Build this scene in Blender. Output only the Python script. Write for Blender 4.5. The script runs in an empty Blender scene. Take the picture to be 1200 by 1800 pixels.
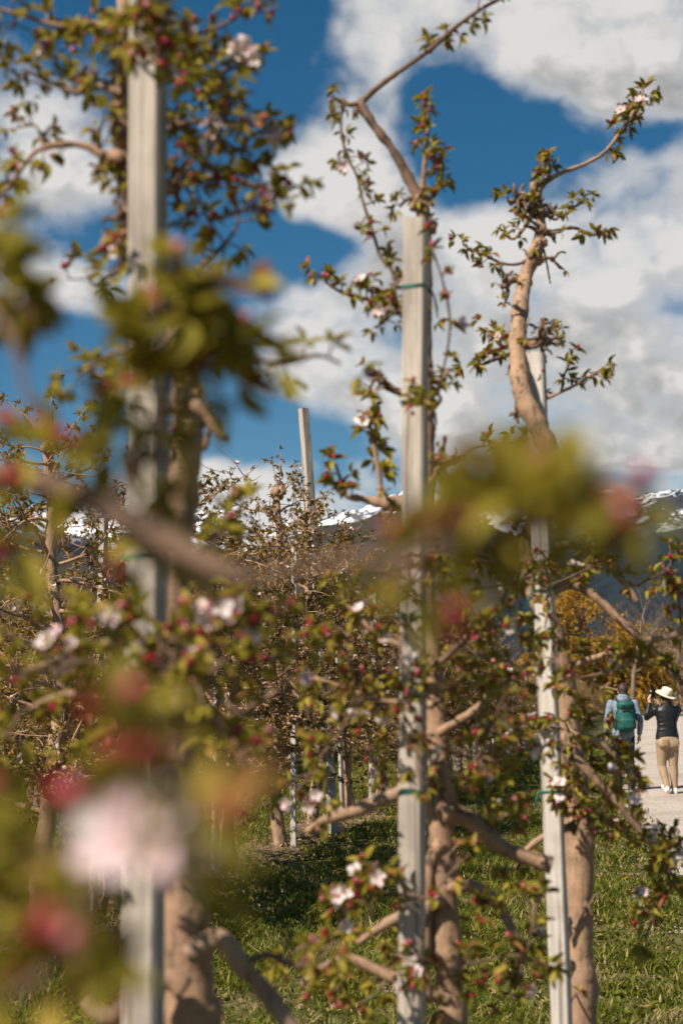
import bpy, bmesh, math, random
import numpy as np
from mathutils import Vector, Matrix, noise as mnoise

C = bpy.context.scene.collection
SC = bpy.context.scene
rnd = random.Random(11)
nrs = np.random.RandomState(5)
PI = math.pi

# ------------------------------------------------------------------ camera
F_PX, HORIZON, EYE = 2500.0, 1215.0, 1.65
PITCH = math.atan((HORIZON - 900.0) / F_PX)
cam = bpy.data.cameras.new('camera')
cam_o = bpy.data.objects.new('camera', cam)
C.objects.link(cam_o)
cam_o.location = (0, 0, EYE)
cam_o.rotation_euler = (PI / 2 + PITCH, 0, 0)
cam.sensor_fit = 'VERTICAL'
cam.sensor_height = 36
cam.sensor_width = 24
cam.lens = 50
cam.clip_start = 0.05
cam.clip_end = 30000
cam.dof.use_dof = True
cam.dof.focus_distance = 11.0
cam.dof.aperture_fstop = 2.8
cam.dof.aperture_blades = 9
SC.camera = cam_o
CP, SP = math.cos(PITCH), math.sin(PITCH)


def P(px, py, d):
    """World point that lies d metres in front of the camera (along world Y)."""
    a, b = (px - 600) / F_PX, (900 - py) / F_PX
    vy = CP - SP * b
    vz = SP + CP * b
    return Vector((d * a / vy, d, EYE + d * vz / vy))


# ------------------------------------------------------------------ world and sun
SUN_AZ = math.radians(232)      # compass-like: 0 = +Y, clockwise; the sun stands to the left and a little behind
SUN_EL = math.radians(45)
world = bpy.data.worlds.new('World')
SC.world = world
world.use_nodes = True
world.cycles.sampling_method = 'MANUAL'
world.cycles.sample_map_resolution = 512
SKY_STRENGTH = 0.058


class N:
    """tiny helper for writing node trees"""

    def __init__(s, tree):
        s.t = tree

    def new(s, typ, **kw):
        n = s.t.nodes.new(typ)
        for k, v in kw.items():
            setattr(n, k, v)
        return n

    def put(s, sock, v):
        if isinstance(v, bpy.types.NodeSocket):
            s.t.links.new(v, sock)
        else:
            sock.default_value = v

    def m(s, op, a, b=0.0, c=None, clamp=False):
        n = s.new('ShaderNodeMath', operation=op, use_clamp=clamp)
        s.put(n.inputs[0], a)
        s.put(n.inputs[1], b)
        if c is not None:
            s.put(n.inputs[2], c)
        return n.outputs[0]

    def v(s, op, a, b=(0, 0, 0)):
        n = s.new('ShaderNodeVectorMath', operation=op)
        s.put(n.inputs[0], a)
        s.put(n.inputs[1], b)
        return n.outputs[0]

    def mix(s, f, a, b, blend='MIX'):
        n = s.new('ShaderNodeMix', data_type='RGBA', blend_type=blend)
        s.put(n.inputs[0], f)
        s.put(n.inputs[6], a)
        s.put(n.inputs[7], b)
        return n.outputs[2]

    def noise(s, vec, scale, detail=4.0, rough=0.55, dist=0.0):
        n = s.new('ShaderNodeTexNoise')
        if vec is not None:
            s.put(n.inputs['Vector'], vec)
        n.inputs['Scale'].default_value = scale
        n.inputs['Detail'].default_value = detail
        n.inputs['Roughness'].default_value = rough
        n.inputs['Distortion'].default_value = dist
        return n.outputs['Fac']

    def ramp(s, fac, stops, interp='LINEAR'):
        n = s.new('ShaderNodeValToRGB')
        n.color_ramp.interpolation = interp
        el = n.color_ramp.elements
        while len(el) < len(stops):
            el.new(0.5)
        for e, (p, c) in zip(el, stops):
            e.position = p
            e.color = (*c, 1) if len(c) == 3 else c
        s.put(n.inputs[0], fac)
        return n.outputs[0]

    def rng(s, v, a, b, c=0.0, d=1.0, smooth=False):
        n = s.new('ShaderNodeMapRange')
        n.interpolation_type = 'SMOOTHSTEP' if smooth else 'LINEAR'
        s.put(n.inputs[0], v)
        for i, q in enumerate((a, b, c, d)):
            s.put(n.inputs[i + 1], q)
        return n.outputs[0]


def azel(px, py):
    v = P(px, py, 1.0) - Vector((0, 0, EYE))
    v.normalize()
    return math.atan2(v.x, v.y), math.asin(v.z)


# clouds of the day: centre and half-size on the photograph, strength (they become directions in the sky)
CLOUDS = [
    (600, 240, 105, 130, 1.15), (575, 340, 120, 50, .8), (650, 180, 50, 60, .5),
    (640, 25, 55, 60, .55), (930, 10, 320, 85, 1.5), (1100, 100, 180, 85, 1.3), (1260, 120, 150, 110, .9),
    (1010, 580, 330, 240, 1.5), (810, 440, 120, 90, .8), (1190, 400, 90, 80, 1.1), (770, 640, 200, 120, 1.1),
    (1120, 750, 260, 80, 1.15), (590, 580, 140, 70, 1.15), (540, 670, 90, 40, .5),
    (70, 210, 150, 75, 1.1), (150, 310, 100, 50, .8), (60, 490, 170, 55, 1.25), (190, 530, 90, 36, .7),
    (400, 880, 110, 60, 1.3), (540, 920, 120, 50, 1.2), (200, 890, 160, 45, .8), (330, 835, 50, 40, .7),
    (-300, 500, 260, 200, .9), (1600, 500, 300, 300, 1.0), (650, -250, 400, 120, .9), (-200, -100, 250, 150, .8),
    (1400, 900, 250, 60, .8), (720, 790, 70, 25, .3),
    (450, 60, 140, 80, -.5), (860, 265, 130, 75, -1.0), (480, 430, 110, 45, -.8), (110, 615, 180, 36, -.8), (440, 760, 130, 36, -.8),
    (770, 800, 130, 34, -.6), (1140, 250, 130, 28, -.9), (1020, 850, 200, 20, -.8), (400, 180, 60, 200, -.6),
]


def build_world():
    # a node group: cloud density for a direction
    g = bpy.data.node_groups.new('cloud_density', 'ShaderNodeTree')
    g.interface.new_socket('Vector', in_out='INPUT', socket_type='NodeSocketVector')
    g.interface.new_socket('Density', in_out='OUTPUT', socket_type='NodeSocketFloat')
    n = N(g)
    gi, go = n.new('NodeGroupInput'), n.new('NodeGroupOutput')
    vec = gi.outputs[0]
    wob = n.new('ShaderNodeTexNoise')
    n.put(wob.inputs['Vector'], vec)
    wob.inputs['Scale'].default_value = 9
    wob.inputs['Detail'].default_value = 3
    w = n.v('MULTIPLY', n.v('SUBTRACT', wob.outputs['Color'], (.5, .5, .5)), (.07, .07, .045))
    sep = n.new('ShaderNodeSeparateXYZ')
    n.put(sep.inputs[0], n.v('ADD', vec, w))
    az = n.m('ARCTAN2', sep.outputs[0], sep.outputs[1])
    el = n.m('ARCSINE', sep.outputs[2])
    acc = None
    for px, py, rx, ry, s in CLOUDS:
        a, e = azel(px, py)
        ra, re = rx / F_PX, ry / F_PX
        da = n.m('MULTIPLY', n.m('SUBTRACT', az, a), 1 / ra)
        de = n.m('MULTIPLY', n.m('SUBTRACT', el, e), 1 / re)
        r2 = n.m('ADD', n.m('MULTIPLY', da, da), n.m('MULTIPLY', de, de))
        k = n.m('MULTIPLY', n.m('EXPONENT', n.m('MULTIPLY', r2, -0.75)), s)
        acc = k if acc is None else n.m('ADD', acc, k)
    acc = n.m('MAXIMUM', n.m('MINIMUM', acc, 1.2), -.6)
    # away from the part of the sky in view broken cloud goes on, thinned to lower the fill light
    away = n.m('MAXIMUM', n.rng(n.m('ABSOLUTE', az), .26, .5, 0, 1, True), n.rng(el, .5, .72, 0, 1, True))
    wide = n.m('MULTIPLY', n.m('SUBTRACT', n.noise(vec, 2.6, 3, .5), .57), 5.0)
    wide = n.m('MAXIMUM', n.m('MINIMUM', wide, 1.2), -.6)
    cov = n.m('ADD', n.m('MULTIPLY', acc, n.m('SUBTRACT', 1.0, away)), n.m('MULTIPLY', wide, away))
    str_v = n.v('MULTIPLY', vec, (1, 1, 1.35))
    f1 = n.noise(str_v, 9, 4, .5, .0)
    w2 = n.new('ShaderNodeTexNoise')
    n.put(w2.inputs['Vector'], vec)
    w2.inputs['Scale'].default_value = 30
    w2.inputs['Detail'].default_value = 2
    wv = n.v('ADD', str_v, n.v('MULTIPLY', n.v('SUBTRACT', w2.outputs['Color'], (.5, .5, .5)), (.035, .035, .035)))
    vo = n.new('ShaderNodeTexVoronoi')
    vo.feature = 'F1'
    n.put(vo.inputs['Vector'], wv)
    vo.inputs['Scale'].default_value = 15
    vo.inputs['Detail'].default_value = 2
    vo.inputs['Roughness'].default_value = .55
    puff = n.m('SUBTRACT', .42, vo.outputs['Distance'])
    f2 = n.noise(str_v, 42, 4, .6, .3)
    fb = n.m('ADD', n.m('MULTIPLY', n.m('SUBTRACT', f1, .5), 2.2), n.m('ADD', n.m('MULTIPLY', puff, 1.1), n.m('MULTIPLY', n.m('SUBTRACT', f2, .5), .7)))
    dens = n.m('ADD', n.m('MULTIPLY', n.m('SUBTRACT', cov, .36), 1.5), fb)
    n.put(go.inputs[0], dens)

    t = world.node_tree
    t.nodes.clear()
    n = N(t)
    tc = n.new('ShaderNodeTexCoord')
    vec = tc.outputs['Generated']
    sky = n.new('ShaderNodeTexSky', sky_type='NISHITA')
    sky.sun_disc = False
    sky.sun_elevation = SUN_EL
    sky.sun_rotation = SUN_AZ
    sky.altitude = 900
    sky.air_density = 1.0
    sky.dust_density = 1.3
    sky.ozone_density = 2.0
    hs = n.new('ShaderNodeHueSaturation')
    hs.inputs['Hue'].default_value = 0.488
    hs.inputs['Saturation'].default_value = 1.36
    hs.inputs['Value'].default_value = 0.90
    n.put(hs.inputs['Color'], sky.outputs[0])

    def dens(v):
        k = n.new('ShaderNodeGroup')
        k.node_tree = g
        n.put(k.inputs[0], v)
        return k.outputs[0]

    d0 = dens(vec)
    d1 = dens(n.v('ADD', vec, (-.012, -.006, .020)))
    d2 = dens(n.v('ADD', vec, (-.03, -.02, .062)))
    mask = n.rng(d0, -.62, .95, 0, 1, True)
    thick = n.rng(d0, .1, 1.3, 0, 1, True)
    near = n.rng(n.m('SUBTRACT', d0, d1), -.40, .40, 0, 1)
    far = n.rng(n.m('SUBTRACT', d0, d2), -1.3, 1.1, 0, 1)
    lit = n.rng(n.m('ADD', n.m('MULTIPLY', near, .3), n.m('MULTIPLY', far, .7)), .32, .80, 0, 1)
    under = n.m('MULTIPLY', n.m('SUBTRACT', 1.0, lit), thick)
    ccol = n.mix(under, (8.6, 8.4, 8.1, 1), (1.4, 1.48, 1.58, 1))
    sky_c = n.mix(n.m('MULTIPLY', mask, .96), hs.outputs[0], ccol)
    bg = n.new('ShaderNodeBackground')
    n.put(bg.inputs['Color'], sky_c)
    bg.inputs['Strength'].default_value = SKY_STRENGTH
    out = n.new('ShaderNodeOutputWorld')
    t.links.new(bg.outputs[0], out.inputs['Surface'])


build_world()
sun = bpy.data.lights.new('sun', 'SUN')
sun.energy = 5.0
sun.angle = math.radians(0.53)
sun.color = (1.0, 0.90, 0.77)
sun_o = bpy.data.objects.new('sun', sun)
C.objects.link(sun_o)
to_sun = Vector((math.sin(SUN_AZ) * math.cos(SUN_EL), math.cos(SUN_AZ) * math.cos(SUN_EL), math.sin(SUN_EL)))
sun_o.rotation_euler = to_sun.to_track_quat('Z', 'Y').to_euler()

SC.view_settings.view_transform = 'Standard'
SC.view_settings.look = 'None'
SC.view_settings.exposure = 0.6
SC.view_settings.gamma = 1.0
SC.view_settings.use_curve_mapping = False
SC.render.engine = 'CYCLES'
SC.cycles.use_denoising = True
SC.cycles.max_bounces = 5
SC.cycles.diffuse_bounces = 2
SC.cycles.transparent_max_bounces = 6
SC.cycles.volume_bounces = 0
SC.cycles.use_adaptive_sampling = False
SC.cycles.sample_clamp_indirect = 6


# ------------------------------------------------------------------ materials
MATS = {}


def material(name):
    m = bpy.data.materials.new(name)
    m.use_nodes = True
    t = m.node_tree
    t.nodes.clear()
    n = N(t)
    out = n.new('ShaderNodeOutputMaterial')
    MATS[name] = m
    return m, n, out


def bsdf(n, col, rough=0.7, spec=0.3, normal=None):
    b = n.new('ShaderNodeBsdfPrincipled')
    n.put(b.inputs['Base Color'], col)
    n.put(b.inputs['Roughness'], rough)
    b.inputs['Specular IOR Level'].default_value = spec
    if normal is not None:
        n.put(b.inputs['Normal'], normal)
    return b


def bump(n, h, strength=.4, dist=.01):
    b = n.new('ShaderNodeBump')
    b.inputs['Strength'].default_value = strength
    b.inputs['Distance'].default_value = dist
    n.put(b.inputs['Height'], h)
    return b.outputs[0]


def piece_random(n):
    g = n.new('ShaderNodeNewGeometry')
    o = n.new('ShaderNodeObjectInfo')
    return n.m('FRACT', n.m('ADD', g.outputs['Random Per Island'], n.m('MULTIPLY', o.outputs['Random'], 7.31)))


def leafy(name, stops, trans, tf=.38, rough=.55, spec=.12):
    m, n, out = material(name)
    r = piece_random(n)
    col = n.ramp(r, stops)
    b = bsdf(n, col, rough, spec)
    t = n.new('ShaderNodeBsdfTranslucent')
    n.put(t.inputs[0], n.mix(.75, col, trans))
    mx = n.new('ShaderNodeMixShader')
    mx.inputs[0].default_value = tf
    n.t.links.new(b.outputs[0], mx.inputs[1])
    n.t.links.new(t.outputs[0], mx.inputs[2])
    n.t.links.new(mx.outputs[0], out.inputs[0])
    return m


def simple(name, col, rough=.7, spec=.3, var=0.0, scale=30.0, bmp=0.0, col2=None):
    m, n, out = material(name)
    c = (*col, 1)
    nm = None
    if var or bmp:
        tc = n.new('ShaderNodeTexCoord')
        f = n.noise(tc.outputs['Object'], scale, 5, .6)
        if var:
            c2 = col2 or tuple(x * (1 - var) for x in col)
            c = n.mix(n.rng(f, .35, .65, 0, 1), (*col, 1), (*c2, 1))
        if bmp:
            nm = bump(n, f, bmp, .006)
    b = bsdf(n, c, rough, spec, nm)
    n.t.links.new(b.outputs[0], out.inputs[0])
    return m


def make_materials():
    leafy('leaf', [(0, (.085, .075, .011)), (.3, (.16, .135, .018)), (.65, (.27, .225, .028)), (.85, (.33, .26, .04)), (.93, (.28, .16, .045)), (1, (.25, .085, .045))],
          (.58, .48, .05, 1), .24)
    leafy('leaf_row', [(0, (.085, .07, .013)), (.35, (.16, .12, .02)), (.65, (.25, .175, .035)), (.85, (.26, .14, .055)), (1, (.28, .12, .07))],
          (.52, .40, .08, 1), .2)
    leafy('petal', [(0, (.86, .79, .77)), (.6, (.84, .71, .71)), (1, (.80, .52, .56))], (.85, .66, .68, 1), .3, .6, .2)
    leafy('bud', [(0, (.22, .010, .018)), (.4, (.36, .018, .034)), (.75, (.46, .05, .075)), (1, (.66, .27, .30))], (.6, .06, .10, 1), .2, .5, .3)
    leafy('stamen', [(0, (.6, .45, .10)), (1, (.7, .55, .15))], (.6, .4, .1, 1), .1)
    leafy('calyx', [(0, (.12, .12, .03)), (1, (.20, .16, .05))], (.2, .2, .04, 1), .2)
    m = leafy('grass', [(0, (.042, .058, .008)), (.45, (.088, .112, .013)), (.78, (.15, .16, .022)), (.92, (.25, .20, .065)), (1, (.42, .32, .17))],
              (.38, .35, .035, 1), .26, .6, .06)
    n = N(m.node_tree)
    pr = [q for q in m.node_tree.nodes if q.type == 'BSDF_PRINCIPLED'][0]
    src = pr.inputs['Base Color'].links[0].from_socket
    ps = n.new('ShaderNodeNewGeometry').outputs['Position']
    dry = n.m('MULTIPLY', n.rng(n.noise(ps, 1.7, 5, .65), .53, .66, 0, 1, True), .6)
    n.put(pr.inputs['Base Color'], n.mix(dry, src, (.40, .305, .165, 1)))
    leafy('dry_leaf', [(0, (.17, .10, .05)), (.6, (.28, .18, .10)), (1, (.44, .33, .22))], (.4, .28, .14, 1), .15, .7, .2)
    leafy('dandelion_yellow', [(0, (.75, .42, .01)), (1, (.80, .50, .02))], (.8, .5, .02, 1), .2)
    leafy('willow_leaf', [(0, (.26, .14, .02)), (.5, (.36, .20, .028)), (1, (.46, .28, .04))], (.5, .28, .02, 1), .3, .6, .2)

    # bark: smooth tan skin with grey-brown flakes, rings and knots
    for nm, ca, cb, cc in (('bark', (.43, .275, .175), (.27, .17, .11), (.08, .06, .048)),
                           ('bark_row', (.46, .29, .18), (.32, .19, .115), (.16, .095, .06)),
                           ('bark_dark', (.235, .15, .10), (.13, .083, .056), (.055, .038, .03))):
        m, n, out = material(nm)
        tc = n.new('ShaderNodeTexCoord')
        o = tc.outputs['Object']
        a = n.noise(o, 9, 6, .65)
        ring = n.noise(n.v('MULTIPLY', o, (8, 8, 60)), 2.0, 3, .6)
        fl = n.noise(n.v('MULTIPLY', o, (1, 1, .2)), 46, 6, .72, .4)
        col = n.mix(n.rng(a, .36, .64), (*ca, 1), (*cb, 1))
        col = n.mix(n.m('MULTIPLY', n.rng(ring, .54, .70), .22), col, (*cc, 1))
        col = n.mix(n.m('MULTIPLY', n.rng(fl, .56, .66), .8), col, (*cc, 1))
        sc = n.noise(n.v('MULTIPLY', o, (1, 1, .6)), 16, 4, .7, 1.2)
        col = n.mix(n.m('MULTIPLY', n.rng(sc, .60, .66), .85), col, (*cc, 1))
        gr = n.noise(o, 5.5, 5, .7)
        col = n.mix(n.m('MULTIPLY', n.rng(gr, .54, .66), .4), col, (.29, .235, .185, 1))
        h = n.m('ADD', n.m('MULTIPLY', fl, -.8), n.m('MULTIPLY', ring, -.12))
        b = bsdf(n, col, .85, .08, bump(n, n.m('ADD', h, n.m('MULTIPLY', sc, -.5)), 1.0, .008))
        n.t.links.new(b.outputs[0], out.inputs[0])

    # weathered sawn stake
    m, n, out = material('stake_wood')
    tc = n.new('ShaderNodeTexCoord')
    oi = n.new('ShaderNodeObjectInfo')
    o = n.v('ADD', tc.outputs['Object'], n.v('SCALE', (3, 5, 7)))
    g = n.noise(n.v('MULTIPLY', o, (1, 1, .035)), 120, 5, .65, .4)
    l = n.noise(n.v('MULTIPLY', o, (1, 1, .25)), 14, 5, .6)
    col = n.mix(n.rng(g, .35, .65), (.53, .465, .40, 1), (.36, .31, .26, 1))
    col = n.mix(n.m('MULTIPLY', n.rng(l, .46, .66), .7), col, (.22, .19, .16, 1))
    cr = n.noise(n.v('MULTIPLY', o, (1, 1, .02)), 60, 3, .5, .6)
    col = n.mix(n.m('MULTIPLY', n.rng(cr, .60, .64), .8), col, (.14, .11, .09, 1))
    sp = n.noise(o, 70, 3, .6)
    col = n.mix(n.m('MULTIPLY', n.rng(sp, .66, .74), .6), col, (.13, .10, .08, 1))
    b = bsdf(n, col, .85, .2, bump(n, g, .5, .003))
    n.t.links.new(b.outputs[0], out.inputs[0])
    m, n, out = material('stake_grey')
    tc = n.new('ShaderNodeTexCoord')
    o = tc.outputs['Object']
    g = n.noise(n.v('MULTIPLY', o, (1, 1, .04)), 110, 5, .65)
    l = n.noise(o, 9, 4, .6)
    col = n.mix(n.rng(g, .35, .65), (.60, .55, .50, 1), (.44, .395, .35, 1))
    col = n.mix(n.m('MULTIPLY', n.rng(l, .5, .72), .45), col, (.27, .24, .21, 1))
    cr = n.noise(n.v('MULTIPLY', o, (1, 1, .02)), 55, 3, .5, .6)
    col = n.mix(n.m('MULTIPLY', n.rng(cr, .60, .64), .75), col, (.17, .145, .125, 1))
    sp = n.noise(o, 24, 5, .7)
    col = n.mix(n.m('MULTIPLY', n.rng(sp, .60, .68), .6), col, (.24, .20, .165, 1))
    b = bsdf(n, col, .85, .2, bump(n, g, .5, .003))
    n.t.links.new(b.outputs[0], out.inputs[0])

    # ground: turf with dry patches and bare soil strips along the tree rows
    m, n, out = material('ground')
    gm = n.new('ShaderNodeNewGeometry')
    pos = gm.outputs['Position']
    sp = n.new('ShaderNodeSeparateXYZ')
    n.put(sp.inputs[0], pos)
    a = n.noise(pos, .55, 6, .6)
    f = n.noise(pos, 14, 6, .7)
    q = n.noise(pos, 2.6, 5, .65)
    col = n.mix(n.rng(a, .35, .65), (.075, .075, .02, 1), (.14, .115, .035, 1))
    col = n.mix(n.rng(f, .40, .66), col, (.05, .055, .016, 1))
    col = n.mix(n.m('MULTIPLY', n.rng(q, .52, .66), .75), col, (.25, .19, .105, 1))
    row = n.m('SUBTRACT', n.m('SUBTRACT', sp.outputs[0], n.m('MULTIPLY', sp.outputs[1], .216)), -4.06)
    k = n.m('SUBTRACT', n.m('DIVIDE', row, 4.8), n.m('ROUND', n.m('DIVIDE', row, 4.8)))
    dist = n.m('ADD', n.m('MULTIPLY', n.m('ABSOLUTE', k), 4.8), n.m('MULTIPLY', n.m('SUBTRACT', q, .5), 1.0))
    east = n.rng(row, .9, 1.4, 1, 0)
    soil = n.m('MULTIPLY', n.rng(dist, .35, .75, 1, 0, True), east)
    scol = n.mix(n.rng(f, .35, .65), (.13, .085, .055, 1), (.24, .165, .11, 1))
    col = n.mix(n.m('MULTIPLY', soil, .85), col, scol)
    b = bsdf(n, col, .95, .1, bump(n, f, .8, .03))
    n.t.links.new(b.outputs[0], out.inputs[0])

    m, n, out = material('gravel')
    gm = n.new('ShaderNodeNewGeometry')
    pos = gm.outputs['Position']
    vo = n.new('ShaderNodeTexVoronoi')
    n.put(vo.inputs['Vector'], pos)
    vo.inputs['Scale'].default_value = 38
    a = n.noise(pos, 1.1, 6, .6)
    f = n.noise(pos, 26, 5, .7)
    col = n.mix(n.rng(f, .35, .65), (.58, .50, .43, 1), (.44, .375, .32, 1))
    col = n.mix(n.m('MULTIPLY', n.rng(a, .45, .7), .6), col, (.36, .295, .235, 1))
    big = n.noise(pos, .45, 4, .6)
    col = n.mix(n.m('MULTIPLY', n.rng(big, .5, .62), .35), col, (.25, .20, .15, 1))
    col = n.mix(.18, col, vo.outputs['Color'], 'OVERLAY')
    b = bsdf(n, col, .95, .15, bump(n, n.m('ADD', vo.outputs['Distance'], f), .8, .02))
    n.t.links.new(b.outputs[0], out.inputs[0])

    # mountains: forest, heath and rock below with some bluish shade in the colour, snow by height and steepness
    def mountain(name, low, mid, rock, z0, z1, nscale, amount, gully=0.0):
        m, n, out = material(name)
        gm = n.new('ShaderNodeNewGeometry')
        pos = gm.outputs['Position']
        sp = n.new('ShaderNodeSeparateXYZ')
        n.put(sp.inputs[0], pos)
        a = n.noise(pos, nscale, 8, .62)
        b_ = n.noise(n.v('MULTIPLY', pos, (1, 1, .35)), nscale * 3.2, 8, .68, .5)
        h = n.m('ADD', sp.outputs[2], n.m('MULTIPLY', n.m('SUBTRACT', a, .5), (z1 - z0) * 1.6))
        col = n.mix(n.rng(a, .4, .6), (*low, 1), (*mid, 1))
        col = n.mix(n.m('MULTIPLY', n.rng(b_, .48, .62), n.rng(h, z0 * .6, z0)), col, (*rock, 1))
        nz = n.new('ShaderNodeSeparateXYZ')
        n.put(nz.inputs[0], gm.outputs['Normal'])
        s = n.m('MULTIPLY', n.rng(h, z0, z1, 0, 1, True), n.rng(b_, .60 - amount, .66 - amount, 1, 0) if gully else n.rng(b_, .52 + amount, .60 + amount, 1, 0))
        s = n.m('MULTIPLY', s, n.rng(nz.outputs[2], .05, .3))
        col = n.mix(s, col, (.84, .87, .91, 1))
        b = bsdf(n, col, .95, .05)
        n.t.links.new(b.outputs[0], out.inputs[0])
        return m
    mountain('snow_mountain', (.035, .045, .06), (.06, .065, .075), (.10, .10, .11), 240, 330, .008, -.05)
    mountain('dark_mountain', (.014, .022, .034), (.024, .034, .045), (.05, .055, .065), 230, 295, .007, .175, .3)  # forest colour darkened and blued to carry cloud shade and haze
    mountain('brown_hill', (.055, .045, .038), (.038, .036, .03), (.07, .06, .052), 2000, 2500, .02, .0)
    mountain('forest_hill', (.010, .017, .026), (.018, .028, .034), (.02, .03, .03), 2000, 2500, .03, .0)

    simple('twig_brown', (.27, .18, .115), .8, .2, .4, 3)
    simple('twig_grey', (.24, .185, .135), .8, .2, .4, 3)
    simple('wire', (.12, .11, .11), .5, .5)
    simple('green_tie', (.012, .16, .105), .45, .4, .3, 40)
    simple('skin', (.50, .29, .21), .55, .4)
    simple('hair', (.06, .035, .022), .6, .4, .4, 60)
    simple('denim', (.22, .29, .37), .85, .2, .35, 22, .25)
    simple('backpack_green', (.012, .105, .088), .6, .35, .35, 16, .3)
    simple('backpack_dark', (.012, .03, .032), .6, .35)
    simple('strap_black', (.012, .012, .014), .6, .4)
    simple('mark_yellow', (.62, .62, .05), .6, .3)
    simple('dark_trousers', (.014, .013, .018), .85, .2, .3, 25, .2)
    simple('black_jacket', (.014, .015, .018), .45, .35, .3, 12, .5)
    simple('khaki', (.38, .27, .17), .85, .2, .2, 14, .4)
    simple('sneaker_white', (.78, .77, .75), .6, .3)
    simple('sole', (.42, .25, .16), .8, .2)
    simple('straw', (.80, .70, .55), .8, .2, .2, 90, .3)
    simple('hat_band', (.66, .50, .33), .8, .2)
    simple('phone_black', (.01, .01, .012), .2, .5)
    simple('stone', (.36, .31, .27), .9, .2, .35, 20, .4)


make_materials()


# ------------------------------------------------------------------ mesh helpers
def link(o, parent=None):
    C.objects.link(o)
    if parent is not None:
        o.parent = parent
    return o


def tag(o, label=None, cat=None, group=None, kind=None):
    if label:
        o['label'] = label
    if cat:
        o['category'] = cat
    if group:
        o['group'] = group
    if kind:
        o['kind'] = kind
    return o


def empty(name, loc=(0, 0, 0), rz=0.0):
    o = bpy.data.objects.new(name, None)
    o.empty_display_size = .2
    o.location = loc
    o.rotation_euler = (0, 0, rz)
    return link(o)


class MB:
    """collects vertices and faces; build() links them as one mesh object"""

    def __init__(s):
        s.v, s.f, s.mi, s.n = [], [], [], 0

    def add(s, verts, faces, mi=0):
        b = s.n
        s.v.extend(verts)
        s.n += len(verts)
        s.f.extend([tuple(i + b for i in f) for f in faces])
        s.mi.extend([mi] * len(faces))

    def tube(s, pts, rad, sides=6, mi=0, wob=0.0, cap=True):
        pts = [Vector(p) for p in pts]
        k = len(pts)
        if k < 2:
            return
        up = Vector((.31, .17, .93)) if abs((pts[-1] - pts[0]).normalized().z) < .9 else Vector((1, .2, .1))
        t = (pts[1] - pts[0]).normalized()
        x = t.cross(up).normalized()
        verts, faces = [], []
        for i, p in enumerate(pts):
            t = (pts[min(i + 1, k - 1)] - pts[max(i - 1, 0)]).normalized()
            x = (x - t * x.dot(t)).normalized()
            y = t.cross(x)
            r = rad[i]
            for j in range(sides):
                a = 2 * PI * j / sides
                q = 1.0
                if wob:
                    w = p * (.45 / max(r, .004))
                    q = 1 + wob * mnoise.noise(Vector((w.x + 1.3 * math.cos(a), w.y + 1.3 * math.sin(a), w.z)))
                verts.append(p + (x * math.cos(a) + y * math.sin(a)) * r * q)
        for i in range(k - 1):
            for j in range(sides):
                a, b = i * sides + j, i * sides + (j + 1) % sides
                faces.append((a, b, b + sides, a + sides))
        if cap:
            faces.append(tuple(range(sides - 1, -1, -1)))
            faces.append(tuple((k - 1) * sides + j for j in range(sides)))
        s.add(verts, faces, mi)

    def blob(s, c, r, mi=0, seg=8, rings=5, wob=.3, sx=1, sy=1, sz=1):
        c = Vector(c)
        verts, faces = [], []
        ph = rnd.uniform(0, 50)
        for i in range(rings + 1):
            th = PI * i / rings
            for j in range(seg):
                a = 2 * PI * j / seg
                d = Vector((math.sin(th) * math.cos(a), math.sin(th) * math.sin(a), math.cos(th)))
                q = r * (1 + wob * mnoise.noise(d * 1.7 + Vector((ph, 0, 0))))
                verts.append(c + Vector((d.x * sx, d.y * sy, d.z * sz)) * q)
        for i in range(rings):
            for j in range(seg):
                a, b = i * seg + j, i * seg + (j + 1) % seg
                if i == 0:
                    faces.append((a, a + seg, b + seg))
                elif i == rings - 1:
                    faces.append((a, a + seg, b))
                else:
                    faces.append((a, a + seg, b + seg, b))
        s.add(verts, faces, mi)

    def box(s, c, size, mi=0, rot=None, bev=0.0):
        hx, hy, hz = [q / 2 for q in size]
        bm = bmesh.new()
        bmesh.ops.create_cube(bm, size=1)
        for v in bm.verts:
            v.co = Vector((v.co.x * size[0], v.co.y * size[1], v.co.z * size[2]))
        if bev:
            bmesh.ops.bevel(bm, geom=bm.edges[:], offset=bev, segments=2, affect='EDGES', profile=.6)
        bm.verts.ensure_lookup_table()
        M = rot or Matrix.Identity(3)
        vs = [Vector(c) + M @ v.co for v in bm.verts]
        fs = [tuple(v.index for v in f.verts) for f in bm.faces]
        bm.free()
        s.add(vs, fs, mi)

    def mesh(s, name, mats, smooth=True):
        me = bpy.data.meshes.new(name)
        me.from_pydata([tuple(v) for v in s.v], [], s.f)
        for m in (mats if isinstance(mats, (list, tuple)) else [mats]):
            me.materials.append(MATS[m])
        if s.mi and max(s.mi):
            me.polygons.foreach_set('material_index', s.mi)
        if smooth:
            me.polygons.foreach_set('use_smooth', [True] * len(me.polygons))
        me.update()
        return me

    def build(s, name, mats, parent=None, smooth=True, shift=None):
        if shift is not None:
            s.v = [Vector(v) - shift for v in s.v]
        return link(bpy.data.objects.new(name, s.mesh(name, mats, smooth)), parent)


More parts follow.
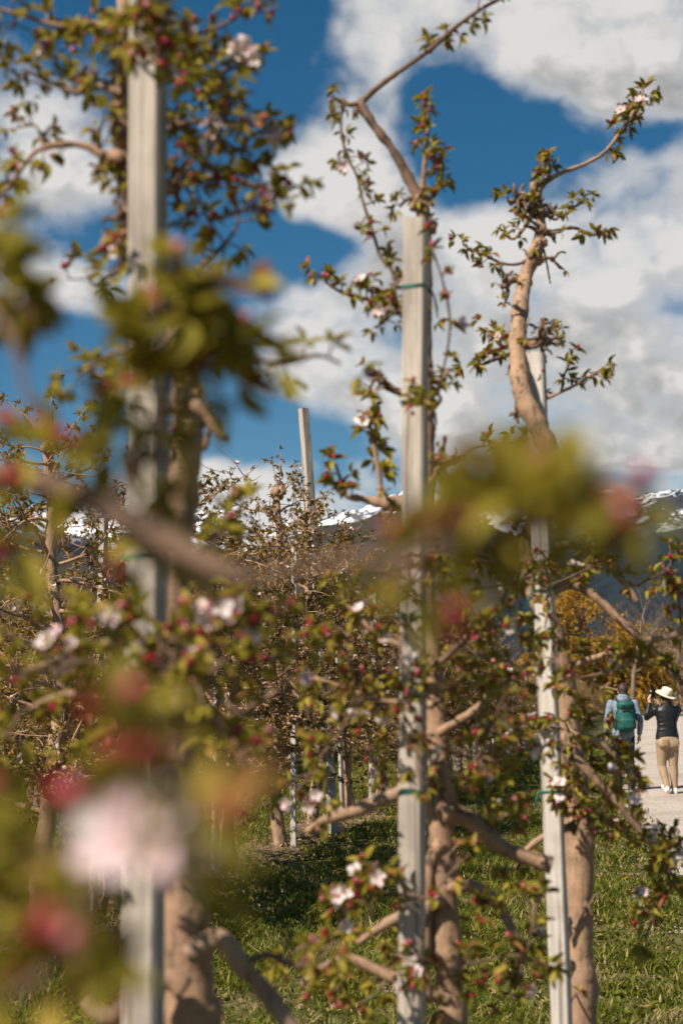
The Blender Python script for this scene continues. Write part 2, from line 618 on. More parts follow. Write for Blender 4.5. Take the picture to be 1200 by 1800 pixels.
def np_mesh(name, V, faces, mats, smooth=False, mi=None):
    """faces: (n,k) int array, all with k corners"""
    me = bpy.data.meshes.new(name)
    V = np.ascontiguousarray(V, dtype=np.float32)
    F = np.ascontiguousarray(faces, dtype=np.int32)
    nf, k = F.shape
    me.vertices.add(len(V))
    me.vertices.foreach_set('co', V.ravel())
    me.loops.add(nf * k)
    me.loops.foreach_set('vertex_index', F.ravel())
    me.polygons.add(nf)
    me.polygons.foreach_set('loop_start', np.arange(nf, dtype=np.int32) * k)
    if smooth:
        me.polygons.foreach_set('use_smooth', np.ones(nf, dtype=bool))
    for m in (mats if isinstance(mats, (list, tuple)) else [mats]):
        me.materials.append(MATS[m])
    if mi is not None:
        me.polygons.foreach_set('material_index', np.ascontiguousarray(mi, dtype=np.int32))
    me.update(calc_edges=True)
    me.validate()
    return me


def scatter(bv, bf, mats4):
    """copies of a base mesh under 4x4 matrices (numpy) -> V, F"""
    bv = np.asarray(bv, float)
    bf = np.asarray(bf, int)
    M = np.asarray(mats4, float)
    n = len(M)
    V = np.einsum('nij,kj->nki', M[:, :3, :3], bv) + M[:, None, :3, 3]
    F = (bf[None] + (np.arange(n) * len(bv))[:, None, None]).reshape(-1, bf.shape[1])
    return V.reshape(-1, 3), F


# ---- base pieces -------------------------------------------------
def leaf_base(curl=.25, fold=.22, w=.27, rows=(.0, .18, .42, .68, .88, 1.0), wid=(.03, .7, 1.0, .82, .42, .0)):
    v, f = [], []
    for t, q in zip(rows, wid):
        z = -curl * t * t
        for sgn in (-1, 0, 1):
            v.append((t, sgn * w * q, z + abs(sgn) * fold * w * 2 * q * (.8 if sgn < 0 else 1.1)))
    for i in range(len(rows) - 1):
        a = i * 3
        f += [(a, a + 3, a + 1), (a + 1, a + 3, a + 4), (a + 1, a + 4, a + 2), (a + 2, a + 4, a + 5)]
    return np.array(v), np.array(f)


def petal_base():
    v, f = [], []
    rows = ((0, .05, 0), (.3, .34, .03), (.65, .50, .10), (.9, .38, .20), (1.0, .14, .26))
    for t, w, z in rows:
        for sgn in (-1, 0, 1):
            v.append((t, sgn * w * .70, z * .8 + abs(sgn) * .16 * w + (.05 if sgn > 0 else 0) * t))
    for i in range(len(rows) - 1):
        a = i * 3
        f += [(a, a + 3, a + 1), (a + 1, a + 3, a + 4), (a + 1, a + 4, a + 2), (a + 2, a + 4, a + 5)]
    return np.array(v), np.array(f)


def bud_base():
    """ovoid pink bud on a green stalk, along +X, length 1 (stalk .0-.5, bud .5-1)"""
    v, f, mi = [], [], []
    prof = ((0, .035), (.42, .045), (.5, .13), (.58, .19), (.74, .25), (.9, .17), (1.0, .02))
    sd = 6
    for x, r in prof:
        for j in range(sd):
            a = 2 * PI * j / sd
            v.append((x, r * math.cos(a), r * math.sin(a)))
    for i in range(len(prof) - 1):
        for j in range(sd):
            a, b = i * sd + j, i * sd + (j + 1) % sd
            f += [(a, b, b + sd), (a, b + sd, a + sd)]
            mi += [1 if i < 3 else 0] * 2
    return np.array(v), np.array(f), np.array(mi)


LEAVES = [leaf_base(.22, .45, .21), leaf_base(.05, .6, .19), leaf_base(.45, .35, .23), leaf_base(-.12, .5, .20)]
LEAF_MESH = [np_mesh('leaf', v, f, 'leaf', True) for v, f in LEAVES]
SMALL_LEAF = leaf_base(.25, .3, .27, (0, .4, 1.0), (.05, 1.0, .05))
PETAL = petal_base()
PETAL_MESH = np_mesh('petal', *PETAL, 'petal', True)
BUD = bud_base()
BUD_MESH = np_mesh('flower_bud', BUD[0], BUD[1], ['bud', 'calyx'], True, BUD[2])


def stamen_mesh():
    v, f = [], []
    for k in range(9):
        a = 2 * PI * k / 9
        r = .10 + .12 * (k % 2)
        b = len(v)
        tip = (.38, r * math.cos(a) * 1.5, r * math.sin(a) * 1.5)
        v += [(.0, .05 * math.cos(a), .05 * math.sin(a)), (.0, .05 * math.cos(a + .8), .05 * math.sin(a + .8)),
              (tip[0], tip[1] + .03, tip[2]), (tip[0] + .05, tip[1] - .03, tip[2] + .03)]
        f += [(b, b + 1, b + 2), (b, b + 2, b + 3)]
    return np_mesh('stamens', np.array(v), np.array(f), 'stamen')


STAMEN_MESH = stamen_mesh()


def frame(d, roll=0.0, s=1.0, pos=(0, 0, 0), flat=None):
    """4x4: +X along d, +Z near world up (or flat), rolled, scaled"""
    x = Vector(d).normalized()
    up = flat or Vector((0, 0, 1))
    y = up.cross(x)
    if y.length < 1e-3:
        y = Vector((0, 1, 0)).cross(x)
    y.normalize()
    z = x.cross(y)
    c, q = math.cos(roll), math.sin(roll)
    y2, z2 = y * c + z * q, z * c - y * q
    return Matrix(((x.x * s, y2.x * s, z2.x * s, pos[0]), (x.y * s, y2.y * s, z2.y * s, pos[1]),
                   (x.z * s, y2.z * s, z2.z * s, pos[2]), (0, 0, 0, 1)))


def rand_dir(r=rnd):
    while True:
        v = Vector((r.uniform(-1, 1), r.uniform(-1, 1), r.uniform(-1, 1)))
        if .05 < v.length < 1:
            return v.normalized()


def around(axis, ang, r=rnd):
    """random direction at angle ang from axis"""
    a = Vector(axis).normalized()
    p = a.cross(rand_dir(r))
    while p.length < 1e-3:
        p = a.cross(rand_dir(r))
    p.normalize()
    return (a * math.cos(ang) + p * math.sin(ang)).normalized()


def smooth_path(ctrl, step):
    """Catmull-Rom through (Vector, radius) controls"""
    out = []
    k = len(ctrl)
    for i in range(k - 1):
        p0, p1, p2, p3 = ctrl[max(i - 1, 0)], ctrl[i], ctrl[i + 1], ctrl[min(i + 2, k - 1)]
        m = max(2, int((p2[0] - p1[0]).length / step) + 1)
        for j in range(m):
            t = j / m
            a = p1[0] * 2 + (p2[0] - p0[0]) * t + (p0[0] * 2 - p1[0] * 5 + p2[0] * 4 - p3[0]) * t * t + (p1[0] * 3 - p0[0] - p2[0] * 3 + p3[0]) * t ** 3
            out.append((a * .5, p1[1] + (p2[1] - p1[1]) * t))
    out.append(ctrl[-1])
    return out


# ------------------------------------------------------------------ apple trees
class Tree:
    """Gathers the wood, leaves, buds and flowers of one apple tree (world coordinates)"""

    def __init__(s, r, leaf=.036):
        s.r, s.leaf_len, s.open = r, leaf, .55
        s.wood = []          # (name, MB)
        s.nodes = []         # points of wood: (Vector, radius)
        s.leaves, s.buds, s.flowers = [], [], []

    def branch(s, ctrl, name='branch', sides=8, step=.03, gnarl=.25, wiggle=0.0, mb=None, keep=True):
        pts = smooth_path(ctrl, step)
        if wiggle:
            ph = s.r.uniform(0, 99)
            pts = [(p + Vector((mnoise.noise(p * 6 + Vector((ph, 0, 0))), mnoise.noise(p * 6 + Vector((0, ph, 0))),
                                mnoise.noise(p * 6 + Vector((0, 0, ph))))) * wiggle * min(1, i / 3), q) for i, (p, q) in enumerate(pts)]
        own = mb is None
        mb = mb or MB()
        ph = s.r.uniform(0, 99)
        rad = [q * (1 + gnarl * mnoise.noise(Vector((ph, 0, i * step * .45 / max(q, .003))))) for i, (p, q) in enumerate(pts)]
        mb.tube([p for p, q in pts], rad, sides, wob=gnarl * .8)
        if own:
            s.wood.append((name, mb))
        if keep:
            s.nodes.extend(pts)
        return pts, mb

    def knob(s, mb, p, r):
        for k in range(3):
            mb.blob(p + rand_dir(s.r) * r * .45, r * s.r.uniform(.55, .9), seg=7, rings=5, wob=.5)

    def cluster(s, p, d, size=1.0, nl=6, nb=4, nf=0):
        r = s.r
        nl = int(nl * 1.35 + r.random())
        nf = nf if r.random() < s.open else 0
        d = Vector(d).normalized()
        for k in range(nl):
            dd = around(d, math.radians(r.uniform(25, 95)), r)
            dd.z -= .08
            L = s.leaf_len * size * r.uniform(.7, 1.4)
            s.leaves.append(frame(dd, r.gauss(0, .6), L, p + dd * .004))
        for k in range(nb):
            dd = around(d, math.radians(r.uniform(5, 50)), r)
            s.buds.append(frame(dd, r.uniform(0, 6), .023 * size ** .5 * r.uniform(.7, 1.15), p))
        for k in range(nf):
            dd = around(d, math.radians(r.uniform(10, 60)), r)
            s.flowers.append((p + dd * .022 * size, (dd + Vector((-.15, -.35, .15))).normalized(), .021 * r.uniform(.8, 1.1)))

    def dress(s, pts, start=.2, every=.05, size=1.0, nl=(4, 7), bud=.6, fl=.06, mb=None, spur=.03):
        """clusters on short spurs along a branch and one at its tip"""
        r = s.r
        L = 0
        tot = sum((pts[i + 1][0] - pts[i][0]).length for i in range(len(pts) - 1))
        nxt = start * tot
        for i in range(len(pts) - 1):
            L += (pts[i + 1][0] - pts[i][0]).length
            last = i == len(pts) - 2
            if L >= nxt or last:
                nxt = L + every * .8 * r.uniform(.6, 1.5)
                p, q = pts[i + 1]
                t = (p - pts[i][0]).normalized()
                d = t if last else (around(t, math.radians(r.uniform(45, 95)), r) + Vector((0, 0, .35))).normalized()
                e = p + d * (q + spur * r.uniform(.3, 1.2))
                if mb is not None and not last:
                    mb.tube([p, (p + e) / 2 + rand_dir(r) * .003, e], [max(q * .5, .0016), .0022, .0018], 4)
                has = r.random() < bud
                s.cluster(e, d, size, r.randint(*nl), r.randint(2, 5) if has else 0, (r.randint(1, 3) if r.random() < fl else 0))

    def spray(s, p, size=1.0, clusters=4, spread=.06, bud=.6, fl=.08, rad=.0035, nl=(4, 7)):
        """a twig grown from the nearest wood to p, with clusters round its end"""
        r = s.r
        q = min(s.nodes, key=lambda a: (a[0] - p).length + (.12 if a[1] < .003 else 0))
        a = q[0]
        L = (p - a).length
        mid = (a + p) / 2 + rand_dir(r) * L * .12 + Vector((0, 0, L * .08))
        mb = MB()
        pts, _ = s.branch([(a, min(q[1] * .8, rad * 1.3)), (mid, rad), (p, rad * .6)], mb=mb, sides=6, gnarl=.3, wiggle=.01, step=.025)
        s.dress(pts, .45, .05, size, nl, bud, fl, mb)
        for k in range(clusters - 1):
            e = p + rand_dir(r) * spread * r.uniform(.6, 1.2)
            b = pts[max(0, len(pts) - 1 - r.randint(1, 4))][0]
            mb.tube([b, (b + e) / 2 + rand_dir(r) * .006, e], [rad * .6, rad * .5, rad * .4], 5)
            s.nodes.append((e, .002))
            s.cluster(e, (e - b), size, r.randint(*nl), r.randint(2, 5) if r.random() < bud else 0, r.randint(1, 3) if r.random() < fl else 0)
        s.wood.append(('branch', mb))

    def gnarl(s, p, r0, n=5, L=.05):
        """a bundle of short crooked fruiting spurs"""
        r = s.r
        mb = MB()
        s.knob(mb, p, r0)
        for k in range(n):
            d = rand_dir(r)
            q = p + d * r0 * .6
            pts, rr = [q], [r0 * .45]
            for i in range(4):
                d = (d + rand_dir(r) * .7).normalized()
                q = q + d * L / 4
                pts.append(q)
                rr.append(r0 * (.42 - .06 * i) * r.uniform(.8, 1.3))
            mb.tube(pts, rr, 6, wob=.3)
            if r.random() < .6:
                s.cluster(q, d, .7, r.randint(2, 4), 2 if r.random() < .4 else 0)
        s.wood.append(('spur', mb))


def finish_hero(t, root, bark='bark', max_leaf=300, max_bud=240):
    """parts of a near tree: every branch, every leaf, bud, blossom and petal that can be picked apart is an object"""
    base = root.location.copy()
    T = Matrix.Translation(-base)
    for name, mb in t.wood:
        zs = [max(abs(a - b) for a, b in zip(mb.v[0], mb.v[3]))] if len(mb.v) > 4 else [1]
        mb.build(name, 'bark_dark' if name == 'spur' or (name == 'branch' and (zs[0] < .021 or getattr(mb, 'dark', False))) else bark, root, True, base)

    def near(m):
        p = m.translation if isinstance(m, Matrix) else m
        u, v = (p.x / p.y * F_PX, (p.z - EYE) / p.y * F_PX) if p.y > .1 else (1e9, 1e9)
        inside = abs(u) < 640 and -640 < v < 1290
        return (0 if inside else 1, (p - Vector((0, 0, EYE))).length)
    t.leaves.sort(key=near)
    for i, m in enumerate(t.leaves[:max_leaf]):
        o = bpy.data.objects.new('leaf', LEAF_MESH[i % 4])
        o.parent = root
        o.matrix_basis = T @ m
        C.objects.link(o)
    rest = t.leaves[max_leaf:]
    if rest:
        V, Fs = scatter(*LEAVES[0], [np.array(T @ m) for m in rest])
        tag(link(bpy.data.objects.new('foliage', np_mesh('foliage', V, Fs, 'leaf', True)), root), kind='stuff')
    t.buds.sort(key=near)
    for m in t.buds[:max_bud]:
        o = bpy.data.objects.new('flower_bud', BUD_MESH)
        o.parent = root
        o.matrix_basis = T @ m
        C.objects.link(o)
    rest = t.buds[max_bud:]
    if rest:
        V, Fs = scatter(BUD[0], BUD[1], [np.array(T @ m) for m in rest])
        me = np_mesh('flower_buds', V, Fs, ['bud', 'calyx'], True, np.tile(BUD[2], len(rest)))
        tag(link(bpy.data.objects.new('bud_clusters', me), root), kind='stuff')
    for p, d, s in t.flowers:
        m = frame(d, t.r.uniform(0, 6), s, p)
        b = bpy.data.objects.new('blossom', STAMEN_MESH)
        b.parent = root
        b.matrix_basis = T @ m
        C.objects.link(b)
        for k in range(5):
            a = 2 * PI * k / 5 + t.r.uniform(-.12, .12)
            # petals stand round the +X axis of the blossom
            dirv = Vector((.25, math.cos(a), math.sin(a)))
            o = bpy.data.objects.new('petal', PETAL_MESH)
            o.parent = b
            o.matrix_basis = frame(dirv, 0, t.r.uniform(.8, 1.15), (0, 0, 0), Vector((1, t.r.uniform(-.25, .25), t.r.uniform(-.25, .25))))
            C.objects.link(o)


def px_path(pts, d0):
    """[(px, py, width_px[, extra depth])] -> controls"""
    out = []
    for q in pts:
        d = d0 + (q[3] if len(q) > 3 else 0)
        out.append((P(q[0], q[1], d), q[2] * d / F_PX / 2))
    return out


# ------------------------------------------------------------------ the setting
def path_left(y):
    ys = (2, 9, 12, 15, 23.6, 42, 70, 96, 140)
    xs = (2.0, 2.55, 2.95, 3.3, 4.6, 8.4, 14.0, 19.6, 32)
    return float(np.interp(y, ys, xs)) + .10 * math.sin(y * 1.7) + .06 * math.sin(y * 4.1 + 1)


def build_ground():
    b = MB()
    ring = [(-9000, -600), (9000, -600), (9000, 9000), (-9000, 9000)]
    b.add([Vector((x, y, 0)) for x, y in ring], [(0, 1, 2, 3)])
    tag(b.build('ground', 'ground', None, False), kind='structure')
    p = MB()
    ys = [2 + .35 * i for i in range(160)] + [58 + 2 * i for i in range(30)]
    v, f = [], []
    for i, y in enumerate(ys):
        x = path_left(y)
        w = 3.1 + .1 * math.sin(y * 1.1)
        v += [Vector((x, y, .004)), Vector((x + .5, y, .012)), Vector((x + w * .5, y, .02)), Vector((x + w, y, .004))]
        if i:
            a = (i - 1) * 4
            f += [(a + k, a + k + 1, a + k + 5, a + k + 4) for k in range(3)]
    p.add(v, f)
    tag(p.build('path', 'gravel'), kind='structure')
    # loose stones of the path
    n = 5200
    base_v = np.array([(1, 0, 0), (-.5, .87, 0), (-.5, -.87, 0), (.1, 0, .8)], float)
    base_f = np.array([(0, 1, 3), (1, 2, 3), (2, 0, 3)])
    M = []
    for k in range(n):
        y = 10 + 45 * rnd.random() ** 1.7
        x = path_left(y) + rnd.uniform(-.25, 3.2) if rnd.random() < .8 else path_left(y) + rnd.gauss(0, .15)
        s = rnd.uniform(.006, .017)
        M.append(np.array(Matrix.Translation((x, y, .012)) @ Matrix.Rotation(rnd.uniform(0, 6), 4, 'Z') @ Matrix.Diagonal((s, s * rnd.uniform(.6, 1), s * .9, 1))))
    V, Fs = scatter(base_v, base_f, M)
    tag(link(bpy.data.objects.new('gravel', np_mesh('gravel', V, Fs, 'stone'))), kind='stuff')


def row_x(y):
    return -4.06 + .216 * y


def build_grass():
    n = 290000
    r = nrs
    y = 5.2 * (46 / 5.2) ** r.rand(n)
    x = (r.rand(n) * 2 - 1) * (.30 * y + .6)
    pl = np.array([path_left(q) for q in np.linspace(2, 60, 400)])
    edge = np.interp(y, np.linspace(2, 60, 400), pl)
    cl = np.sin(x * 2.3 + 1.1 * np.sin(y * 1.3)) * np.sin(y * 1.9 + 1.7 * np.sin(x * .9)) + .6 * np.sin(x * 6.1 + y * 2.2) * np.sin(y * 5.3 - x * 3)
    row = (x - row_x(y)) / 4.8
    strip = np.abs(row - np.round(row)) * 4.8
    instrip = (strip < .42) & (row < .3)
    keep = (x < edge + r.randn(n) * .06) | (x > edge + 3.1)
    keep &= ~(instrip & (r.rand(n) < .80))
    keep &= ~((cl < -.45) & (r.rand(n) < .55))
    x, y, cl = x[keep], y[keep], cl[keep]
    n = len(x)
    h = (.028 + .036 * r.rand(n) ** 1.6) * (1 + .75 * np.clip(cl, -.8, 1.6)) * np.where(np.abs(x - np.interp(y, np.linspace(2, 60, 400), pl)) < .3, .8, 1)
    h *= 1 + .25 * r.rand(n)
    w = (.0022 + .0018 * r.rand(n)) * (1 + y / 9)
    a = r.rand(n) * 2 * PI
    lean = h * (.3 + 1.3 * r.rand(n))
    la = a + r.randn(n) * .5 + PI / 2
    dx, dy = np.cos(a) * w, np.sin(a) * w
    lx, ly = np.cos(la) * lean, np.sin(la) * lean
    V = np.zeros((n, 5, 3))
    V[:, 0] = np.stack([x - dx, y - dy, np.zeros(n)], 1)
    V[:, 1] = np.stack([x + dx, y + dy, np.zeros(n)], 1)
    V[:, 2] = np.stack([x - dx * .8 + lx * .3, y - dy * .8 + ly * .3, h * .6], 1)
    V[:, 3] = np.stack([x + dx * .8 + lx * .3, y + dy * .8 + ly * .3, h * .6], 1)
    V[:, 4] = np.stack([x + lx, y + ly, h], 1)
    base = (np.arange(n) * 5)[:, None, None]
    Fs = (np.array([(0, 1, 3), (0, 3, 2), (2, 3, 4)])[None] + base).reshape(-1, 3)
    tag(link(bpy.data.objects.new('grass', np_mesh('grass', V.reshape(-1, 3), Fs, 'grass', True))), kind='stuff')
    # broad weeds among the grass
    M = []
    for k in range(5200):
        yy = 6 + 26 * rnd.random() ** 1.4
        xx = rnd.uniform(-.3, .3) * yy
        if xx > path_left(yy) - .1 or mnoise.noise(Vector((xx * .9, yy * .9, 3))) < -.05:
            continue
        for q in range(6):
            d = around((0, 0, 1), math.radians(rnd.uniform(35, 85)))
            M.append(np.array(frame(d, 0, rnd.uniform(.025, .065), (xx, yy, .008))))
    V, Fs = scatter(*LEAVES[0], M)
    tag(link(bpy.data.objects.new('weeds', np_mesh('weeds', V, Fs, 'grass', True))), kind='stuff')
    # fallen leaves and prunings
    M = []
    for k in range(8500):
        yy = 6.5 + 26 * rnd.random() ** 1.4
        xx = row_x(yy) + rnd.gauss(0, .4) - 4.8 * rnd.choice((0, 0, 0, 1)) if rnd.random() < .6 else rnd.uniform(-.3, .26) * yy
        if xx > path_left(yy):
            continue
        d = around((0, 0, 1), math.radians(rnd.uniform(70, 100)))
        M.append(np.array(frame(d, rnd.uniform(-.6, .6), rnd.uniform(.02, .05), (xx, yy, rnd.uniform(.01, .035)))))
    V, Fs = scatter(*LEAVES[2], M)
    tag(link(bpy.data.objects.new('fallen_leaves', np_mesh('fallen_leaves', V, Fs, 'dry_leaf', True))), kind='stuff')


def ridge_mesh(name, mat, dist, prof, amp, seed, front=.45, nu=260, nv=46, x0=-2600, x1=3800, tail=.4):
    """a mountain range as a height field; prof = crest heights in the photograph (px, py)"""
    v, f = [], []
    xs = [p[0] for p in prof]
    hs = [p[1] for p in prof]
    for i in range(nu):
        px = x0 + (x1 - x0) * i / (nu - 1)
        py = float(np.interp(px, xs, hs))
        H0 = (HORIZON - py) / F_PX * dist + EYE
        ax = (px - 600) / F_PX
        for j in range(nv):
            t = j / (nv - 1) * (1 + tail)
            d = dist * (front + (1 - front) * t)
            x, y = ax * dist * (.55 + .45 * d / dist), d
            up = math.sin(min(t, 1) * PI / 2) ** 1.35 if t <= 1 else 1 - ((t - 1) / tail) ** 1.6
            q = Vector((x / dist * 9, y / dist * 9, seed))
            rg = 1 - abs(mnoise.fractal(q, .9, 2.1, 5)) * 1.6
            nz = mnoise.fractal(q * 2.3, .9, 2.0, 5)
            h = H0 * up * (1 + 0) + amp * (rg - .75 + .5 * nz) * min(1, t * 2.2) * (.35 + .65 * min(1, H0 / (amp * 6)))
            v.append(Vector((x, y, max(h if t <= 1 else max(h, -5), -5) if j else -5)))
        if i:
            for j in range(nv - 1):
                a, b = (i - 1) * nv + j, i * nv + j
                f.append((a, b, b + 1, a + 1))
    m = MB()
    m.add(v, f)
    o = m.build(name, mat)
    tag(o, kind='structure')
    return o


def build_mountains():
    ridge_mesh('mountain', 'snow_mountain', 3300,
               [(-2600, 950), (-1400, 880), (-500, 930), (-100, 905), (150, 935), (300, 900), (380, 905), (430, 905), (480, 945), (520, 930), (575, 935), (640, 915),
                (700, 885), (745, 872), (790, 880), (840, 905), (900, 915), (990, 900), (1040, 884), (1065, 874), (1100, 905), (1160, 915), (1300, 890), (1700, 900), (2500, 850), (3800, 900)], 70, 3.1, .6)
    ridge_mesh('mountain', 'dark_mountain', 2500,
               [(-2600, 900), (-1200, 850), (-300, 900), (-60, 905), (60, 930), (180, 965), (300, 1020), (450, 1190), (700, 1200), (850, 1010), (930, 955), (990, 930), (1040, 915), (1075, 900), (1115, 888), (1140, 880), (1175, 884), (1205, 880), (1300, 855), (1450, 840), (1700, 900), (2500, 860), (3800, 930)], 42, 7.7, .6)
    ridge_mesh('hill', 'brown_hill', 1500,
               [(-2600, 1000), (-1200, 960), (-400, 1010), (0, 985), (250, 990), (400, 985), (480, 975), (540, 955), (600, 930), (650, 910), (700, 897), (745, 888), (800, 900), (870, 935), (960, 1000), (1080, 1090), (1500, 1120), (3800, 1100)], 16, 12.2, .55)
    ridge_mesh('hill', 'forest_hill', 1150,
               [(-2600, 1120), (200, 1130), (700, 1110), (900, 1060), (1000, 1005), (1070, 968), (1120, 952), (1200, 940), (1350, 920), (1700, 960), (3800, 1000)], 12, 21.0, .6)


# ------------------------------------------------------------------ stakes
def stake_mesh(h, w, seed, mat='stake_wood', round_=False):
    """sawn square stake with softened, slightly uneven edges and a worn top"""
    r = random.Random(seed)
    m = MB()
    k = 14
    v, f = [], []
    c = w * .09
    ring = [(-1, -1, 1, 0), (1, -1, -1, 0), (1, -1, 0, 1), (1, 1, 0, -1), (1, 1, -1, 0), (-1, 1, 1, 0), (-1, 1, 0, -1), (-1, -1, 0, 1)]
    for i in range(k):
        z = h * i / (k - 1)
        bx, by = .006 * mnoise.noise(Vector((seed, z * .8, 0))), .006 * mnoise.noise(Vector((seed + 9, z * .8, 0)))
        for sx, sy, cx, cy in ring:
            q = 1 + r.uniform(-.018, .018)
            v.append(Vector(((sx * w / 2 + cx * c) * q + bx, (sy * w / 2 + cy * c) * q + by, z + (r.uniform(-.006, .004) if i == k - 1 else 0))))
    for i in range(k - 1):
        for j in range(8):
            a, b = i * 8 + j, i * 8 + (j + 1) % 8
            f.append((a, b, b + 8, a + 8))
    v.append(Vector((0, 0, h + .002)))
    for j in range(8):
        f.append(((k - 1) * 8 + j, (k - 1) * 8 + (j + 1) % 8, len(v) - 1))
    f.append(tuple(range(7, -1, -1)))
    m.add(v, f)
    return m.mesh('wooden_stake', mat, False)


def tie(parent, z, w, seed, trunk=None, h=.007):
    """green plastic tape wound round the stake, with a knot and loose ends"""
    r = random.Random(seed)
    m = MB()
    hw = w / 2 + .0025
    for lay in range(1):
        zz = z + lay * h * .8
        pts = []
        for sx, sy in ((-1, -1), (0, -1), (1, -1), (1, 0), (1, 1), (0, 1), (-1, 1), (-1, 0)):
            pts.append((sx * (hw + lay * .001), sy * (hw + lay * .001), zz + r.uniform(-.003, .003)))
        v, f = [], []
        for p in pts:
            v += [Vector(p), Vector((p[0], p[1], p[2] + h))]
        for j in range(8):
            a, b = j * 2, (j + 1) % 8 * 2
            f.append((a, b, b + 1, a + 1))
        m.add(v, f)
    m.blob((hw * .9, -hw, z + .004), .006, seg=6, rings=4)
    for k in range(2):
        a = Vector((hw * .9, -hw - .003, z + .006))
        m.tube([a, a + Vector((r.uniform(.0, .02), -.008, -.02)), a + Vector((r.uniform(.005, .03), -.012, -.05 - .02 * k))], [.003, .0028, .002], 4)
    if trunk:
        a = Vector((hw, 0, z + .006))
        b = Vector(trunk)
        m.tube([a, (a + b) / 2 + Vector((0, -.012, 0)), b], [.004, .005, .004], 5)
    return m.build('tie', 'green_tie', parent)


def hero_stake(top, bot, d, wpx, label, seed, ties, mat='stake_wood', turn=-18, floor=True):
    """stake through two photographed points at depth d, carried down into the ground"""
    A, B = P(top[0], top[1], d), P(bot[0], bot[1], d)
    ax = (A - B).normalized()
    foot = B - ax * (B.z / ax.z)
    h = (A - foot).length
    w = wpx * d / F_PX / (abs(math.cos(math.radians(turn))) + abs(math.sin(math.radians(turn))) * .25)
    o = link(bpy.data.objects.new('wooden_stake', stake_mesh(h, w, seed, mat)))
    o.rotation_euler = (ax.to_track_quat('Z', 'Y') @ Matrix.Rotation(math.radians(turn), 3, 'Z').to_quaternion()).to_euler()
    o.location = foot
    tag(o, label, 'stake', 'stakes of the front row')
    for k, q in enumerate(ties):
        z = (P(q, q, 1).z, 0)[0]
        zz = (P(top[0], q, d) - foot).length
        tie(o, zz, w, seed + k)
    return o, w


